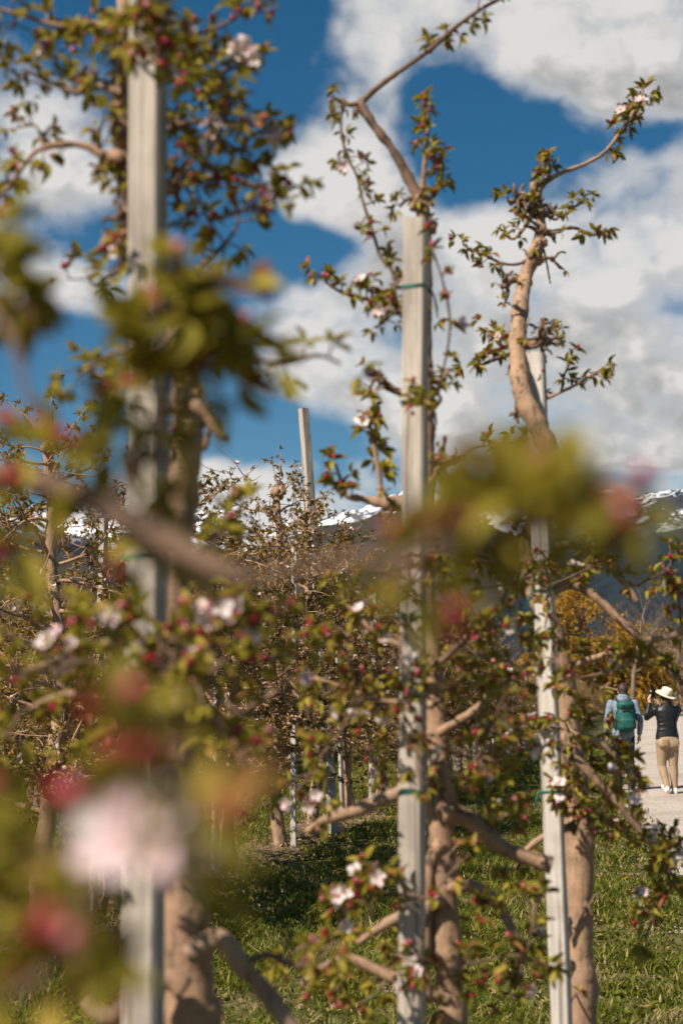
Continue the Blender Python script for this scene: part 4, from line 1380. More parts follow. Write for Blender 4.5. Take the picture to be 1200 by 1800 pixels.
    Bz([(310, 680, 1.15, 10), (400, 640, 1.2, 8), (460, 640, 1.25, 6)], sides=7, step=.012, dress=dict(start=.2, every=.03, bud=.5, nl=(4, 7)), size=.9)
    Bz([(100, 858, 1.04, 16), (120, 800, 1.05, 10), (150, 760, 1.05, 6)], sides=7, step=.012, dress=dict(start=.2, every=.03, bud=.4, nl=(3, 5)), size=.8)
    for px, py, dd, nl, nb in ((310, 460, 1.12, 2, 2), (435, 505, 1.12, 1, 2), (330, 560, 1.12, 6, 0), (280, 540, 1.15, 5, 1), (390, 590, 1.15, 5, 0), (275, 610, 1.15, 5, 1), (410, 670, 1.2, 5, 1), (350, 510, 1.14, 5, 0), (250, 570, 1.14, 4, 1), (310, 650, 1.15, 6, 0), (350, 700, 1.15, 4, 0), (260, 690, 1.15, 4, 1), (200, 700, 1.12, 2, 2),
                               (90, 780, 1.05, 3, 1), (40, 760, 1.05, 3, 2), (20, 400, 1.05, 2, 1), (10, 470, 1.0, 5, 0), (30, 530, 1.0, 5, 0), (120, 800, 1.0, 3, 1),
                               (860, 840, .72, 2, 1), (910, 820, .74, 2, 2), (1055, 852, .72, 0, 1), (1115, 872, .72, 0, 1), (840, 930, .72, 4, 1), (900, 850, .72, 4, 1), (930, 960, .70, 4, 0), (870, 905, .68, 4, 0), (940, 885, .66, 5, 0), (1000, 900, .66, 6, 0), (800, 890, .70, 4, 1), (950, 930, .68, 5, 0), (1020, 945, .67, 3, 1),
                               (760, 945, .72, 2, 1), (660, 1020, .76, 2, 0), (690, 960, .75, 3, 1),
                               (40, 960, 1.0, 3, 1), (100, 950, 1.0, 3, 0), (180, 1000, 1.0, 3, 1), (30, 880, 1.0, 2, 2), (250, 1000, 1.0, 3, 1),
                               (110, 1440, .64, 1, 2), (150, 1420, .64, 0, 1), (240, 1375, .60, 0, 2), (345, 1440, .60, 1, 2), (140, 1600, .64, 1, 2), (220, 1265, .66, 2, 2), (205, 1285, .67, 1, 1), (60, 1520, .70, 4, 0), (30, 1490, .72, 3, 0),
                               (80, 1660, .74, 4, 0), (110, 1700, .73, 4, 0), (40, 1710, .75, 4, 0), (150, 1640, .72, 3, 0), (100, 1760, .75, 3, 1), (230, 1380, .62, 2, 2), (330, 1550, .66, 2, 0), (270, 1310, .70, 2, 1)):
        c = P(px, py, dd)
        q = min(t.nodes, key=lambda a: (a[0] - c).length)
        mb = MB()
        a = q[0]
        mb.tube([a, (a + c) / 2 + rand_dir(r) * .006, c], [.002, .0018, .0015], 5)
        t.nodes.append((c, .0015))
        t.wood.append(('branch', mb))
        t.cluster(c, (c - a) + Vector((0, 0, .02)), .92 if dd < .9 else 1.05, nl + 1, int(nb * 1.7 + .5), 0)
    c = P(248, 1490, .605)
    for off, dv, s in (((0, 0, 0), (-.1, -1, .5), .021), ((.011, .006, -.004), (.45, -1, .15), .019), ((-.011, .006, .003), (-.5, -1, .3), .019), ((.002, .006, .012), (.1, -.9, .8), .018)):
        t.flowers.append((c + Vector(off), Vector(dv).normalized(), s))
    for px, py, dd in ((200, 1080, 1.25), (175, 1085, 1.25)):
        pass
    finish_hero(t, root, 'bark_dark')


# ------------------------------------------------------------------ the orchard rows behind
class RowTree:
    """shared meshes of one slender spindle tree about four metres tall (local coordinates)"""

    def __init__(s, seed, h=4.0, fruitful=1.0, top='knob'):
        r = random.Random(seed)
        t = Tree(r, .037)
        ctrl = []
        x = y = 0
        k = 9
        for i in range(k):
            z = h * .88 * i / (k - 1)
            ctrl.append((Vector((x, y, z)), (.068 - .036 * i / (k - 1)) * (1.25 if i == 0 else 1)))
            x += r.gauss(0, .035)
            y += r.gauss(0, .035)
        tp, tm = t.branch(ctrl, 'trunk', 9, .06, .22)
        for q in range(5):
            t.knob(tm, tp[r.randint(4, len(tp) - 1)][0], r.uniform(.035, .055))
        if top == 'knob':
            t.knob(tm, tp[-1][0], .065)
            t.knob(tm, tp[-1][0] + Vector((-.06, 0, -.01)), .05)
        s_pts = []
        bm = MB()

        def limb(a, d, L, rad, droop, every, fl, start=.25):
            pts = []
            p = a.copy()
            dd = d.copy()
            m = 5
            for i in range(m + 1):
                pts.append((p.copy(), max(.0028, rad * (1 - .75 * i / m))))
                p += dd * (L / m)
                dd = (dd + rand_dir(r) * .38 + Vector((0, 0, droop))).normalized()
            pp, _ = t.branch(pts, mb=bm, sides=5, step=.06, gnarl=.3, keep=False)
            s_pts.extend(q[0] for q in pp)
            if every:
                t.dress(pp, start, every, r.uniform(.85, 1.2), (5, 8), .6, fl, bm, .05)
            return pp
        n = 44
        for i in range(n):
            z = .85 + (h * .88 - .9) * (i / n) ** 1.1
            a = min(tp, key=lambda q: abs(q[0].z - z))[0]
            az = r.uniform(0, 2 * PI)
            d = Vector((math.cos(az), math.sin(az), r.uniform(-.1, .55))).normalized()
            low = 1 - z / h
            L = r.uniform(.3, .55) + .8 * low
            pp = limb(a, d, L, .012 + .016 * low, r.uniform(-.12, .12), .085, .12)
            for q in range(r.randint(4, 7) if low > .35 else r.randint(2, 3)):
                b = pp[r.randint(len(pp) // 4, len(pp) - 1)][0]
                limb(b, (d + rand_dir(r) * .9).normalized(), r.uniform(.2, .55), .007, r.uniform(0, .2), .065, .14, .2)
            if r.random() < .3:
                t.knob(bm, pp[len(pp) // 3][0], .03)
        for q in range(70):
            b = s_pts[r.randrange(len(s_pts))]
            limb(b, (rand_dir(r) + Vector((0, 0, .5))).normalized(), r.uniform(.25, .6), .0055, r.uniform(0, .15), 0, 0)
        for q in range(2):
            limb(tp[-1][0], Vector((r.gauss(0, .25), r.gauss(0, .25), 1)).normalized(), r.uniform(.3, .62), .009, .15, .05, .02, .1)
        for q in range(4):
            az = r.uniform(0, 2 * PI)
            limb(tp[-2][0], Vector((math.cos(az), math.sin(az), .3)).normalized(), r.uniform(.25, .5), .009, .15, .06, .02, .2)
        s.trunk = tm.mesh('trunk', 'bark')
        s.branches = bm.mesh('branches', 'bark_row')
        V, F = scatter(*SMALL_LEAF, [np.array(m) for m in t.leaves])
        s.foliage = np_mesh('foliage', V, F, 'leaf_row', True)
        # buds (small octahedra) and open flowers (five petals each)
        ob = np.array([(0, 0, 0), (.5, .2, 0), (.5, -.1, .17), (.5, -.1, -.17), (1, 0, 0)], float)
        of = np.array([(0, 1, 2), (0, 2, 3), (0, 3, 1), (4, 2, 1), (4, 3, 2), (4, 1, 3)])
        V, F = scatter(ob, of, [np.array(m) for m in t.buds])
        PV, PF = [], []
        mats = []
        for p, d, sz in t.flowers:
            dv = rand_dir(r)
            dv.z = abs(dv.z) * .6
            m = frame(dv, 0, sz * 1.15, p)
            for k in range(5):
                a = 2 * PI * k / 5
                mats.append(np.array(m @ frame(Vector((.25, math.cos(a), math.sin(a))), 0, 1, (0, 0, 0), Vector((1, 0, 0)))))
        pb = np.array([(0, 0, 0), (.6, -.42, .1), (.6, .42, .1), (1, 0, .22)], float)
        pf = np.array([(0, 1, 2), (2, 1, 3)])
        V2, F2 = scatter(pb, pf, mats)
        VV = np.concatenate([V, V2])
        FF = np.concatenate([F, F2 + len(V)])
        s.blossom = np_mesh('blossoms', VV, FF, ['bud', 'petal'], False, np.concatenate([np.zeros(len(F)), np.ones(len(F2))]))

    def plant(s, loc, rz, sc, label, group):
        root = empty('apple_tree', loc, rz)
        root.scale = (sc[0], sc[0], sc[1])
        tag(root, label, 'tree', group)
        for nm, me, kd in (('trunk', s.trunk, None), ('branches', s.branches, 'stuff'), ('foliage', s.foliage, 'stuff'), ('blossoms', s.blossom, 'stuff')):
            o = bpy.data.objects.new(nm, me)
            o.parent = root
            C.objects.link(o)
            if kd:
                o['kind'] = kd
        return root


def build_rows():
    kinds = [RowTree(100 + i, 4.0 + .12 * (i % 3 - 1)) for i in range(7)]
    st = [stake_mesh(3.9, .055, 50, 'stake_wood'), stake_mesh(3.7, .062, 51, 'stake_grey'), stake_mesh(3.4, .065, 52, 'stake_grey'), stake_mesh(3.0, .06, 53, 'stake_wood')]
    r = random.Random(9)
    # first row beyond the strip of grass, nearest trees one by one
    named = [(9.7, 1.02, .98, 0, 'knobby apple tree near the left edge with one upright leafy shoot on its pollarded head', None),
             (11.0, 1, .90, 1, 'apple tree mostly hidden behind the widest front stake', 3),
             (12.3, 1, .93, 2, 'apple tree just right of the widest front stake, above the blurred limb', 3),
             (13.7, 1, .90, 3, 'apple tree with a straight pale trunk, just left of the tree with the lumpy foot', 3),
             (15.6, .95, 1.08, 4, 'apple tree with a lumpy pale foot, rising left of the tall square post', 2),
             (16.5, 1, 1.02, 5, 'dark trunked apple tree growing against the tall square trellis post', None),
             (19.6, .95, 1.06, 6, 'apple tree with thin bare top between the tall square post and middle grey stake', 3)]
    for y, a, b, k, lab, sk in named:
        x = row_x(y) + r.uniform(-.05, .05) if y != 16.5 else P(549, 1215, y).x
        kinds[k].plant((x, y, 0), r.uniform(0, 6), (a, b), lab, 'apple trees of the first row beyond the grass')
        if sk is not None:
            o = link(bpy.data.objects.new('wooden_stake', st[sk]))
            o.location = (x + r.choice((-.13, .14)), y - .12, -.02)
            o.rotation_euler = (r.gauss(0, .015), r.gauss(0, .02), r.uniform(0, 1.5))
            o.scale = (.9, .9, 1)
            tag(o, 'stake of the ' + lab.replace('apple tree', 'tree', 1).split(',')[0], 'stake', 'stakes of the first row beyond the grass')
            if len(o['label'].split()) > 16:
                o['label'] = ' '.join(o['label'].split()[:16])
            tie(o, 1.5, .055, 70 + k)
            tie(o, 2.3, .055, 90 + k)
    count = 7
    for row in range(7):
        off = -4.8 * row
        y = 21.0 if row == 0 else max(9, (-4.06 + off) / -.46 * .97)
        end = 104
        k = 0
        while y < end:
            step = (1.12 if y < 45 else 1.5 if y < 70 else 2.2) + r.uniform(-.12, .12) + .05 * row
            x = row_x(y) + off + r.gauss(0, .06)
            px = 600 + F_PX * x / y
            if -40 < px < 1240 and count < 296:
                kd = kinds[r.randrange(7)]
                lab = ('slender apple tree farther along the first row beyond the grass, in young leaf' if row == 0
                       else 'slender apple tree in the crowded rows farther back, in young leaf with pink buds')
                kd.plant((x, y, 0), r.uniform(0, 6.28), (r.uniform(.88, 1.08), r.uniform(.82, .98) if row else r.uniform(.76, .93) * (1 if y < 35 else .68)), lab,
                         'farther apple trees of the first row' if row == 0 else 'apple trees in the back rows')
                count += 1
                if r.random() < .9 and y < 85:
                    o = link(bpy.data.objects.new('wooden_stake', st[r.choice((0, 1, 1, 2, 2, 3))]))
                    o.location = (x + r.uniform(-.2, .2), y - .18, 0)
                    o.scale = (1, 1, (.62 if y >= 35 else .8) if row == 0 else r.uniform(.74, .92))
                    o.rotation_euler = (r.gauss(0, .02), r.gauss(0, .025), r.uniform(0, 1.5))
                    tag(o, 'thin pale stake beside a tree farther along the first row' if row == 0 else 'thin pale stake among the trees of the back rows', 'stake',
                        'farther stakes of the first row' if row == 0 else 'stakes in the back rows')
            y += step
            k += 1
    # the tall post that carries the trellis wire
    yp = 16.8
    top, bot = P(533, 718, yp), P(560, 1095, yp)
    ax = (top - bot).normalized()
    foot = bot - ax * (bot.z / ax.z)
    o = link(bpy.data.objects.new('trellis_post', stake_mesh((top - foot).length, .10, 60, 'stake_wood')))
    o.rotation_euler = (ax.to_track_quat('Z', 'Y') @ Matrix.Rotation(.5, 3, 'Z').to_quaternion()).to_euler()
    o.location = foot
    tag(o, 'tall thick square wooden post standing above the first row left of the middle grey stake', 'post')
    tie(o, 2.05, .10, 61)
    m = MB()
    pts = []
    for i in range(60):
        y = 8.2 + i * .9
        pts.append((row_x(y) + .02, y, 3.08 + .02 * math.sin(i * 1.1)))
    m.tube(pts, [.0045] * len(pts), 5)
    tag(m.build('trellis_wire', 'wire'), 'thin dark wire running along the first row, seen against the sky at the left', 'wire')


# ------------------------------------------------------------------ trees beyond the orchard
def bare_tree_meshes(seed, h, spread=.9, depth=4, mat='twig_brown'):
    r = random.Random(seed)
    wood, twig = MB(), MB()

    def grow(p, d, L, rad, lev):
        m = 3
        pts, rr = [p.copy()], [rad]
        for i in range(m):
            d = (d + rand_dir(r) * .28 + Vector((0, 0, .07))).normalized()
            p = p + d * (L / m)
            pts.append(p.copy())
            rr.append(rad * (1 - .45 * (i + 1) / m))
        (wood if lev < 2 else twig).tube(pts, rr, 6 if lev < 2 else 3, cap=False)
        if lev < depth:
            for k in range(r.randint(3, 5) if lev else 7):
                q = pts[r.randint(1, m)]
                grow(q, around(d, math.radians(r.uniform(20, 60)) * spread, r), L * r.uniform(.5, .75), rr[-1] * .62, lev + 1)
    grow(Vector((0, 0, 0)), Vector((0, 0, 1)), h * .36, h * .016, 0)
    return wood.mesh('trunk', mat), twig.mesh('crown', mat)


def build_far_trees():
    kinds = [bare_tree_meshes(300, 9, 1.0), bare_tree_meshes(301, 8, 1.15), bare_tree_meshes(302, 7, .9, mat='twig_grey'), bare_tree_meshes(303, 5, 1.3)]
    r = random.Random(77)

    def plant(k, x, y, sc, label, group):
        root = empty('bare_tree', (x, y, 0), r.uniform(0, 6))
        root.scale = (sc * 1.1, sc * 1.1, sc)
        tag(root, label, 'tree', group)
        for nm, me in zip(('trunk', 'crown'), kinds[k]):
            o = link(bpy.data.objects.new(nm, me), root)
        return root
    plant(2, (1104 - 600) / F_PX * 96, 96, 1.75, 'tall pale bare tree with a rounded airy crown, right of the golden willow', None)
    for i in range(130):
        px = r.uniform(-60, 1290)
        y = r.uniform(108, 150)
        sc = (r.uniform(.9, 1.35) if px < 950 else r.uniform(1.1, 1.55)) * (1.45 if i % 4 == 0 and px > 420 else 1)
        if 930 < px < 1130 and y < 125:
            continue
        plant(r.choice((0, 1, 1, 3)), (px - 600) / F_PX * y, y, sc, 'brown bare tree in the thicket behind the orchard', 'bare trees behind the orchard')
    # golden willows coming into leaf
    for px, y, h, lab, sd in ((1038, 100, 12.5, 'golden yellow willow with a rounded crown beyond the orchard, left of the brown thicket', 5),
                              (985, 104, 9.5, 'smaller golden willow half hidden behind the leaning pale stake', 6)):
        rr = random.Random(sd)
        w, lv = MB(), []
        tips = []

        def grow(p, d, L, rad, lev):
            pts, rad_ = [p.copy()], [rad]
            for i in range(3):
                d = (d + rand_dir(rr) * .25).normalized()
                p = p + d * L / 3
                pts.append(p.copy())
                rad_.append(rad * (1 - .2 * (i + 1)))
            w.tube(pts, rad_, 5, cap=False)
            if lev < 3:
                for k in range(6 if lev == 0 else 4):
                    grow(pts[rr.randint(1, 3)], around(d, math.radians(rr.uniform(25, 65)), rr), L * .68, rad * .55, lev + 1)
            else:
                tips.append((p, d))
        grow(Vector((0, 0, 0)), Vector((0, 0, 1)), h * .33, h * .03, 0)
        mats = []
        for p, d in tips:
            for k in range(17):
                q = p + rand_dir(rr) * .55
                dd = (d + rand_dir(rr) * .6).normalized()
                for j in range(9):
                    dd = (dd + Vector((0, 0, -.16))).normalized()
                    q = q + dd * .11
                    mats.append(np.array(frame(around(dd, .8, rr), rr.uniform(0, 6), rr.uniform(.14, .28), q)))
        V, Fs = scatter(*SMALL_LEAF, mats)
        root = empty('willow_tree', ((px - 600) / F_PX * y, y, 0))
        tag(root, lab, 'tree', 'golden willows')
        w.build('trunk', 'twig_brown', root)
        tag(link(bpy.data.objects.new('crown', np_mesh('crown', V, Fs, 'willow_leaf', False)), root), kind='stuff')


def build_dandelions():
    r = random.Random(3)
    head = MB()
    for ring, (nn, ln, up) in enumerate(((14, .020, .15), (11, .016, .5), (7, .010, 1.2))):
        for k in range(nn):
            a = 2 * PI * k / nn + ring * .3
            d = Vector((math.cos(a), math.sin(a), up)).normalized()
            s = Vector((-math.sin(a), math.cos(a), 0)) * .0035
            e = d * ln
            head.add([Vector((0, 0, 0)), e * .7 + s, e, e * .7 - s], [(0, 3, 2, 1)])
    hm = head.mesh('flower_head', 'dandelion_yellow', False)
    st = MB()
    st.tube([(0, 0, 0), (.004, .002, .05), (.002, .006, .1)], [.003, .0025, .0025], 5)
    sm = st.mesh('stem', 'calyx')
    spots = [(475, 1526, 'dandelion in the grass just below the tree with the lumpy foot'), (540, 1532, None), (686, 1448, None), (1024, 1312, 'dandelion in the turf beside the walker with the green backpack'),
             (1010, 1345, None), (690, 1444, None), (740, 1545, None), (640, 1500, None), (448, 1600, None), (1090, 1560, None), (700, 1500, None), (560, 1610, None)]
    for px, py, lab in spots:
        d = EYE * F_PX / (py - HORIZON)
        root = empty('dandelion', ((px - 600) / F_PX * d, d, 0), r.uniform(0, 6))
        tag(root, lab or 'small yellow dandelion flowering in the grass strip between the rows', 'flower', 'dandelions in the grass')
        root.scale = (1.25,) * 3
        o = link(bpy.data.objects.new('stem', sm), root)
        h = link(bpy.data.objects.new('flower_head', hm), root)
        h.location = (.002, .006, .1)
        h.rotation_euler = (-.5, 0, 0)


# ------------------------------------------------------------------ people
def solid(parts, name, mat, voxel, parent, smooth=6, sub=0):
    """closed lofts fused into one continuous skin"""
    o = parts.build(name, mat)
    md = o.modifiers.new('fuse', 'REMESH')
    md.mode = 'VOXEL'
    md.voxel_size = voxel
    ms = o.modifiers.new('smooth', 'SMOOTH')
    ms.factor = .5
    ms.iterations = smooth
    dg = bpy.context.evaluated_depsgraph_get()
    me = bpy.data.meshes.new_from_object(o.evaluated_get(dg))
    me.polygons.foreach_set('use_smooth', [True] * len(me.polygons))
    old = o.data
    o.modifiers.clear()
    o.data = me
    bpy.data.meshes.remove(old)
    o.parent = parent
    return o


def loft(mb, rings, seg=14):
    """rings: (center, rx, ry) stacked along their path, ellipses in the plane across it"""
    v, f = [], []
    k = len(rings)
    for i, (c, rx, ry) in enumerate(rings):
        c = Vector(c)
        a, b = Vector(rings[max(i - 1, 0)][0]), Vector(rings[min(i + 1, k - 1)][0])
        t = (b - a).normalized()
        x = Vector((1, 0, 0))
        x = (x - t * x.dot(t)).normalized() if abs(t.x) < .95 else Vector((0, 1, 0)).cross(t).normalized()
        y = t.cross(x)
        for j in range(seg):
            an = 2 * PI * j / seg
            v.append(c + x * math.cos(an) * rx + y * math.sin(an) * ry)
    for i in range(k - 1):
        for j in range(seg):
            p, q = i * seg + j, i * seg + (j + 1) % seg
            f.append((p, q, q + seg, p + seg))
    f.append(tuple(range(seg - 1, -1, -1)))
    f.append(tuple((k - 1) * seg + j for j in range(seg)))
    mb.add(v, f)


def limb_parts(mb, pts, seg=12):
    """rounded tapering limb through (point, radius)"""
    loft(mb, [(p, r, r) for p, r in pts], seg)
    for p, r in pts:
        mb.blob(p, r, seg=12, rings=8, wob=0)


def hand(mb, wrist, d, palm_n, s=1.0, curl=.5):
    """palm, four unequal fingers and a thumb; d = pointing direction, palm_n = out of the palm"""
    d = Vector(d).normalized()
    nrm = Vector(palm_n)
    nrm = (nrm - d * nrm.dot(d)).normalized()
    side = d.cross(nrm)
    w = Vector(wrist)
    c = w + d * .05 * s
    loft(mb, [(w, .024 * s, .018 * s), (w + d * .03 * s, .034 * s, .016 * s), (w + d * .085 * s, .038 * s, .013 * s)], 12)
    for k, ln in enumerate((.068, .078, .072, .056)):
        b = w + d * .08 * s + side * (.027 - .018 * k) * s
        p1 = b + (d * math.cos(curl * .5) + nrm * math.sin(curl * .5)) * ln * .5 * s
        p2 = p1 + (d * math.cos(curl * 1.6) + nrm * math.sin(curl * 1.6)) * ln * .5 * s
        limb_parts(mb, [(b, .0095 * s), (p1, .0088 * s), (p2, .0075 * s)], 8)
    b = w + d * .025 * s + side * .03 * s
    p1 = b + (d * .7 + side * .7 + nrm * .2) * .04 * s
    p2 = p1 + (d * .9 + side * .15 + nrm * .35) * .032 * s
    limb_parts(mb, [(b, .012 * s), (p1, .0105 * s), (p2, .0085 * s)], 8)


def head(mb, c, s=1.0):
    """skull, jaw, nose and ears; the face looks along +Y"""
    c = Vector(c)
    mb.blob(c + Vector((0, -.012, .02)) * s, .098 * s, seg=16, rings=10, wob=0, sx=.80, sy=1.0, sz=1.08)
    mb.blob(c + Vector((0, .035, -.045)) * s, .066 * s, seg=14, rings=8, wob=0, sx=.88, sy=.85, sz=1.05)
    mb.blob(c + Vector((0, .098, -.018)) * s, .015 * s, seg=8, rings=6, wob=0, sx=.8, sy=1.1, sz=1.5)
    mb.blob(c + Vector((0, .088, -.058)) * s, .018 * s, seg=8, rings=6, wob=0, sx=1.3, sy=.5, sz=.5)
    for q in (-1, 1):
        mb.blob(c + Vector((q * .079, -.005, -.012)) * s, .026 * s, seg=8, rings=6, wob=0, sx=.4, sy=.75, sz=1.2)


def leg_pts(hip, knee, ankle, k=1.0):
    h, n, a = Vector(hip), Vector(knee), Vector(ankle)
    return [(h, .086 * k), (h.lerp(n, .5), .076 * k), (n, .056 * k), (n.lerp(a, .3), .056 * k), (n.lerp(a, .7), .042 * k), (a, .036 * k)]


def foot(mb, ankle, yaw, k=1.0, lift=0.0):
    M = Matrix.Rotation(yaw, 3, 'Z') @ Matrix.Rotation(-lift, 3, 'X')
    a = Vector(ankle)
    ring = [((0, -.06, -.045), .032, .034), ((0, -.02, -.04), .037, .042), ((0, .05, -.05), .041, .034), ((0, .12, -.062), .042, .023), ((0, .165, -.066), .028, .015)]
    loft(mb, [(a + M @ Vector(c) * k, rx * k, ry * k) for c, rx, ry in ring], 12)


def torso(mb, base, k=1.0, sh=.20, waist=.135, hip=.165, lean=0.0, thick=1.0, top=1.0):
    """pelvis to neck; base = ground point; heights for a 1.72 m figure times k"""
    b = Vector(base)
    R = [(.80, hip * .80, .105), (.88, hip, .120), (.96, hip * .98, .118), (1.06, waist * 1.02, .098), (1.16, waist * 1.08, .102), (1.28, sh * .86, .118), (1.37, sh * .96, .112), (1.43, sh * .80, .088), (1.475, .078, .068)]
    loft(mb, [(b + Vector((0, lean * (z - .8), z)) * k, rx * k * thick, ry * k * thick) for z, rx, ry in R], 18)


def sheath(parts, name, mat, parent, voxel=.012, smooth=8):
    return solid(parts, name, mat, voxel, parent, smooth)


def build_people():
    # ---- walker with a green backpack -------------------------------------
    y0 = 24.2
    px = 1089
    root = empty('person', ((px - 600) / F_PX * y0, y0, .0), .0)
    tag(root, 'person walking away in a pale denim shirt and dark trousers, wearing a green backpack', 'person', 'walkers by the path')
    k = 1.03
    b = MB()
    torso(b, (0, 0, 0), k)
    head(b, (0.012, .03, 1.60 * k))
    loft(b, [((0, .0, 1.43 * k), .062, .06), ((0.005, .02, 1.52 * k), .055, .056)], 12)
    legs = [((-.09, 0, .88 * k), (-.10, .07, .48 * k), (-.10, -.02, .09)), ((.09, 0, .88 * k), (.10, .02, .47 * k), (.10, -.16, .12))]
    for L in legs:
        limb_parts(b, leg_pts(*L))
    arms = [((-.20, 0, 1.40 * k), (-.275, -.04, 1.12 * k), (-.27, .10, .90 * k)), ((.20, 0, 1.40 * k), (.28, -.06, 1.12 * k), (.275, .04, .87 * k))]
    for s_, e, w in arms:
        s_, e, w = Vector(s_), Vector(e), Vector(w)
        limb_parts(b, [(s_, .055), (s_.lerp(e, .5), .047), (e, .040), (e.lerp(w, .4), .040), (w, .026)])
    for (s_, e, w), q in zip(arms, (-1, 1)):
        d = Vector(w) - Vector(e)
        hand(b, w, d, (-q, .2, 0), 1.0, .45)
    foot(b, legs[0][2], .05)
    foot(b, legs[1][2], -.05, lift=-.5)
    solid(b, 'body', 'skin', .0075, root, 3)
    h = MB()
    h.blob((.012, .005, 1.635 * k), .108, seg=18, rings=10, wob=.06, sx=.84, sy=.98, sz=.98)
    h.blob((.012, -.045, 1.57 * k), .075, seg=14, rings=8, wob=.06, sx=1.0, sy=.7, sz=1.1)
    sheath(h, 'hair', 'hair', root, .01, 2)
    sh = MB()
    torso(sh, (0, 0, 0), k, thick=1.13)
    for s_, e, w in arms:
        s_, e, w = Vector(s_), Vector(e), Vector(w)
        limb_parts(sh, [(s_, .072), (s_.lerp(e, .5), .063), (e, .056), (e.lerp(w, .4), .053), (e.lerp(w, .8), .045)])
    shirt = sheath(sh, 'shirt', 'denim', root)
    hd = MB()
    loft(hd, [((0, -.02, 1.42 * k), .11, .095), ((0, -.03, 1.47 * k), .115, .10), ((.0, -.035, 1.52 * k), .10, .085), ((0, -.03, 1.555 * k), .07, .06)], 16)
    hd.blob((0, -.085, 1.455 * k), .085, seg=14, rings=8, wob=.1, sx=1.15, sy=.6, sz=.75)
    sheath(hd, 'hood', 'denim', root, .012, 4)
    tr = MB()
    loft(tr, [((0, 0, .80 * k), .165, .125), ((0, 0, .90 * k), .180, .135), ((0, 0, 1.0 * k), .172, .13)], 16)
    for L in legs:
        pts = leg_pts(*L)
        limb_parts(tr, [(p, r + (.018 if i < 3 else .026)) for i, (p, r) in enumerate(pts)])
    sheath(tr, 'trousers', 'dark_trousers', root)
    for L, yw, lf in ((legs[0], .05, 0), (legs[1], -.05, -.5)):
        m = MB()
        foot(m, L[2], yw, 1.16, lf)
        m.blob(Vector(L[2]) + Vector((0, -.01, -.01)), .052, seg=10, rings=6, wob=0)
        sheath(m, 'shoe', 'strap_black', root, .01, 4)
    # backpack: a thing of its own, worn on the back
    bp = empty('backpack', root.location + Vector((0, -.13, .98 * k)))
    tag(bp, 'teal green hiking backpack with black side straps on the back of the walker in denim', 'backpack')
    m = MB()
    loft(m, [((0, -.10, -.02), .125, .075), ((0, -.12, .03), .155, .105), ((0, -.125, .15), .160, .115), ((0, -.12, .28), .155, .105), ((0, -.11, .38), .140, .09), ((0, -.10, .42), .105, .06)], 20)
    main = sheath(m, 'main_compartment', 'backpack_green', bp, .01, 5)
    m = MB()
    loft(m, [((0, -.225, .0), .10, .022), ((0, -.245, .05), .118, .032), ((0, -.245, .16), .118, .032), ((0, -.23, .22), .095, .02)], 16)
    sheath(m, 'front_pocket', 'backpack_green', bp, .009, 3)
    m = MB()
    loft(m, [((0, -.13, .36), .150, .100), ((0, -.13, .42), .155, .108), ((0, -.12, .455), .13, .088), ((0, -.12, .475), .08, .05)], 18)
    sheath(m, 'lid', 'backpack_green', bp, .01, 4)
    m = MB()
    m.box((0, -.235, .335), (.20, .012, .022), rot=None, bev=.004)
    m.box((0, -.232, .40), (.17, .010, .010), bev=.003)
    m.build('zip_band', 'strap_black', bp)
    for q in (-1, 1):
        m = MB()
        m.tube([(q * .09, -.03, .43), (q * .115, .06, .50), (q * .12, .16, .46), (q * .125, .26, .36), (q * .14, .24, .18), (q * .155, .08, .03)], [.022] * 6, 8)
        m.build('shoulder_strap', 'backpack_dark', bp)
        m = MB()
        m.tube([(q * .155, -.10, .30), (q * .172, -.115, .16), (q * .165, -.10, .02)], [.008] * 3, 6)
        m.box((q * .172, -.118, .17), (.014, .03, .02), bev=.003)
        m.build('side_strap', 'strap_black', bp)
    m = MB()
    loft(m, [((-.158, -.10, .0), .03, .045), ((-.172, -.10, .06), .035, .05), ((-.168, -.10, .15), .028, .045)], 12)
    sheath(m, 'side_pocket', 'backpack_dark', bp, .008, 3)
    m = MB()
    m.tube([(-.155, -.07, .0), (-.19, -.10, -.06), (-.185, -.11, -.14), (-.20, -.10, -.20)], [.009, .008, .010, .006], 6)
    m.box((-.186, -.11, -.135), (.022, .014, .05), bev=.004)
    m.build('hip_belt', 'strap_black', bp)
    m = MB()
    m.tube([(0, -.09, .47), (-.02, -.08, .505), (.02, -.08, .505), (.03, -.09, .47)], [.006] * 4, 6)
    m.build('grab_handle', 'strap_black', bp)
    m = MB()
    m.box((-.165, -.13, .345), (.012, .035, .018), bev=.003)
    m.build('reflective_mark', 'mark_yellow', bp)

    # ---- photographer in a straw hat ----------------------------------------
    y1 = 23.3
    px = 1165
    root = empty('person', ((px - 600) / F_PX * y1, y1, .012), math.radians(4))
    tag(root, 'person in straw hat, black jacket and khaki trousers raising a phone for a picture', 'person', 'walkers by the path')
    k = .97
    b = MB()
    torso(b, (0, 0, 0), k, sh=.185, waist=.13, hip=.178)
    hc = Vector((.005, .03, 1.575 * k))
    head(b, hc, .97)
    loft(b, [((0, .0, 1.42 * k), .056, .055), ((0, .02, 1.50 * k), .050, .052)], 12)
    legs = [((-.088, 0, .86 * k), (-.085, .05, .46 * k), (-.045, -.07, .115)), ((.09, 0, .86 * k), (.098, .035, .46 * k), (.105, .02, .085))]
    for L in legs:
        limb_parts(b, leg_pts(*L, .98))
    arms = [((-.185, .0, 1.375 * k), (-.27, .20, 1.25 * k), (-.185, .30, 1.50 * k)), ((.185, .0, 1.375 * k), (.20, .22, 1.22 * k), (-.02, .33, 1.46 * k))]
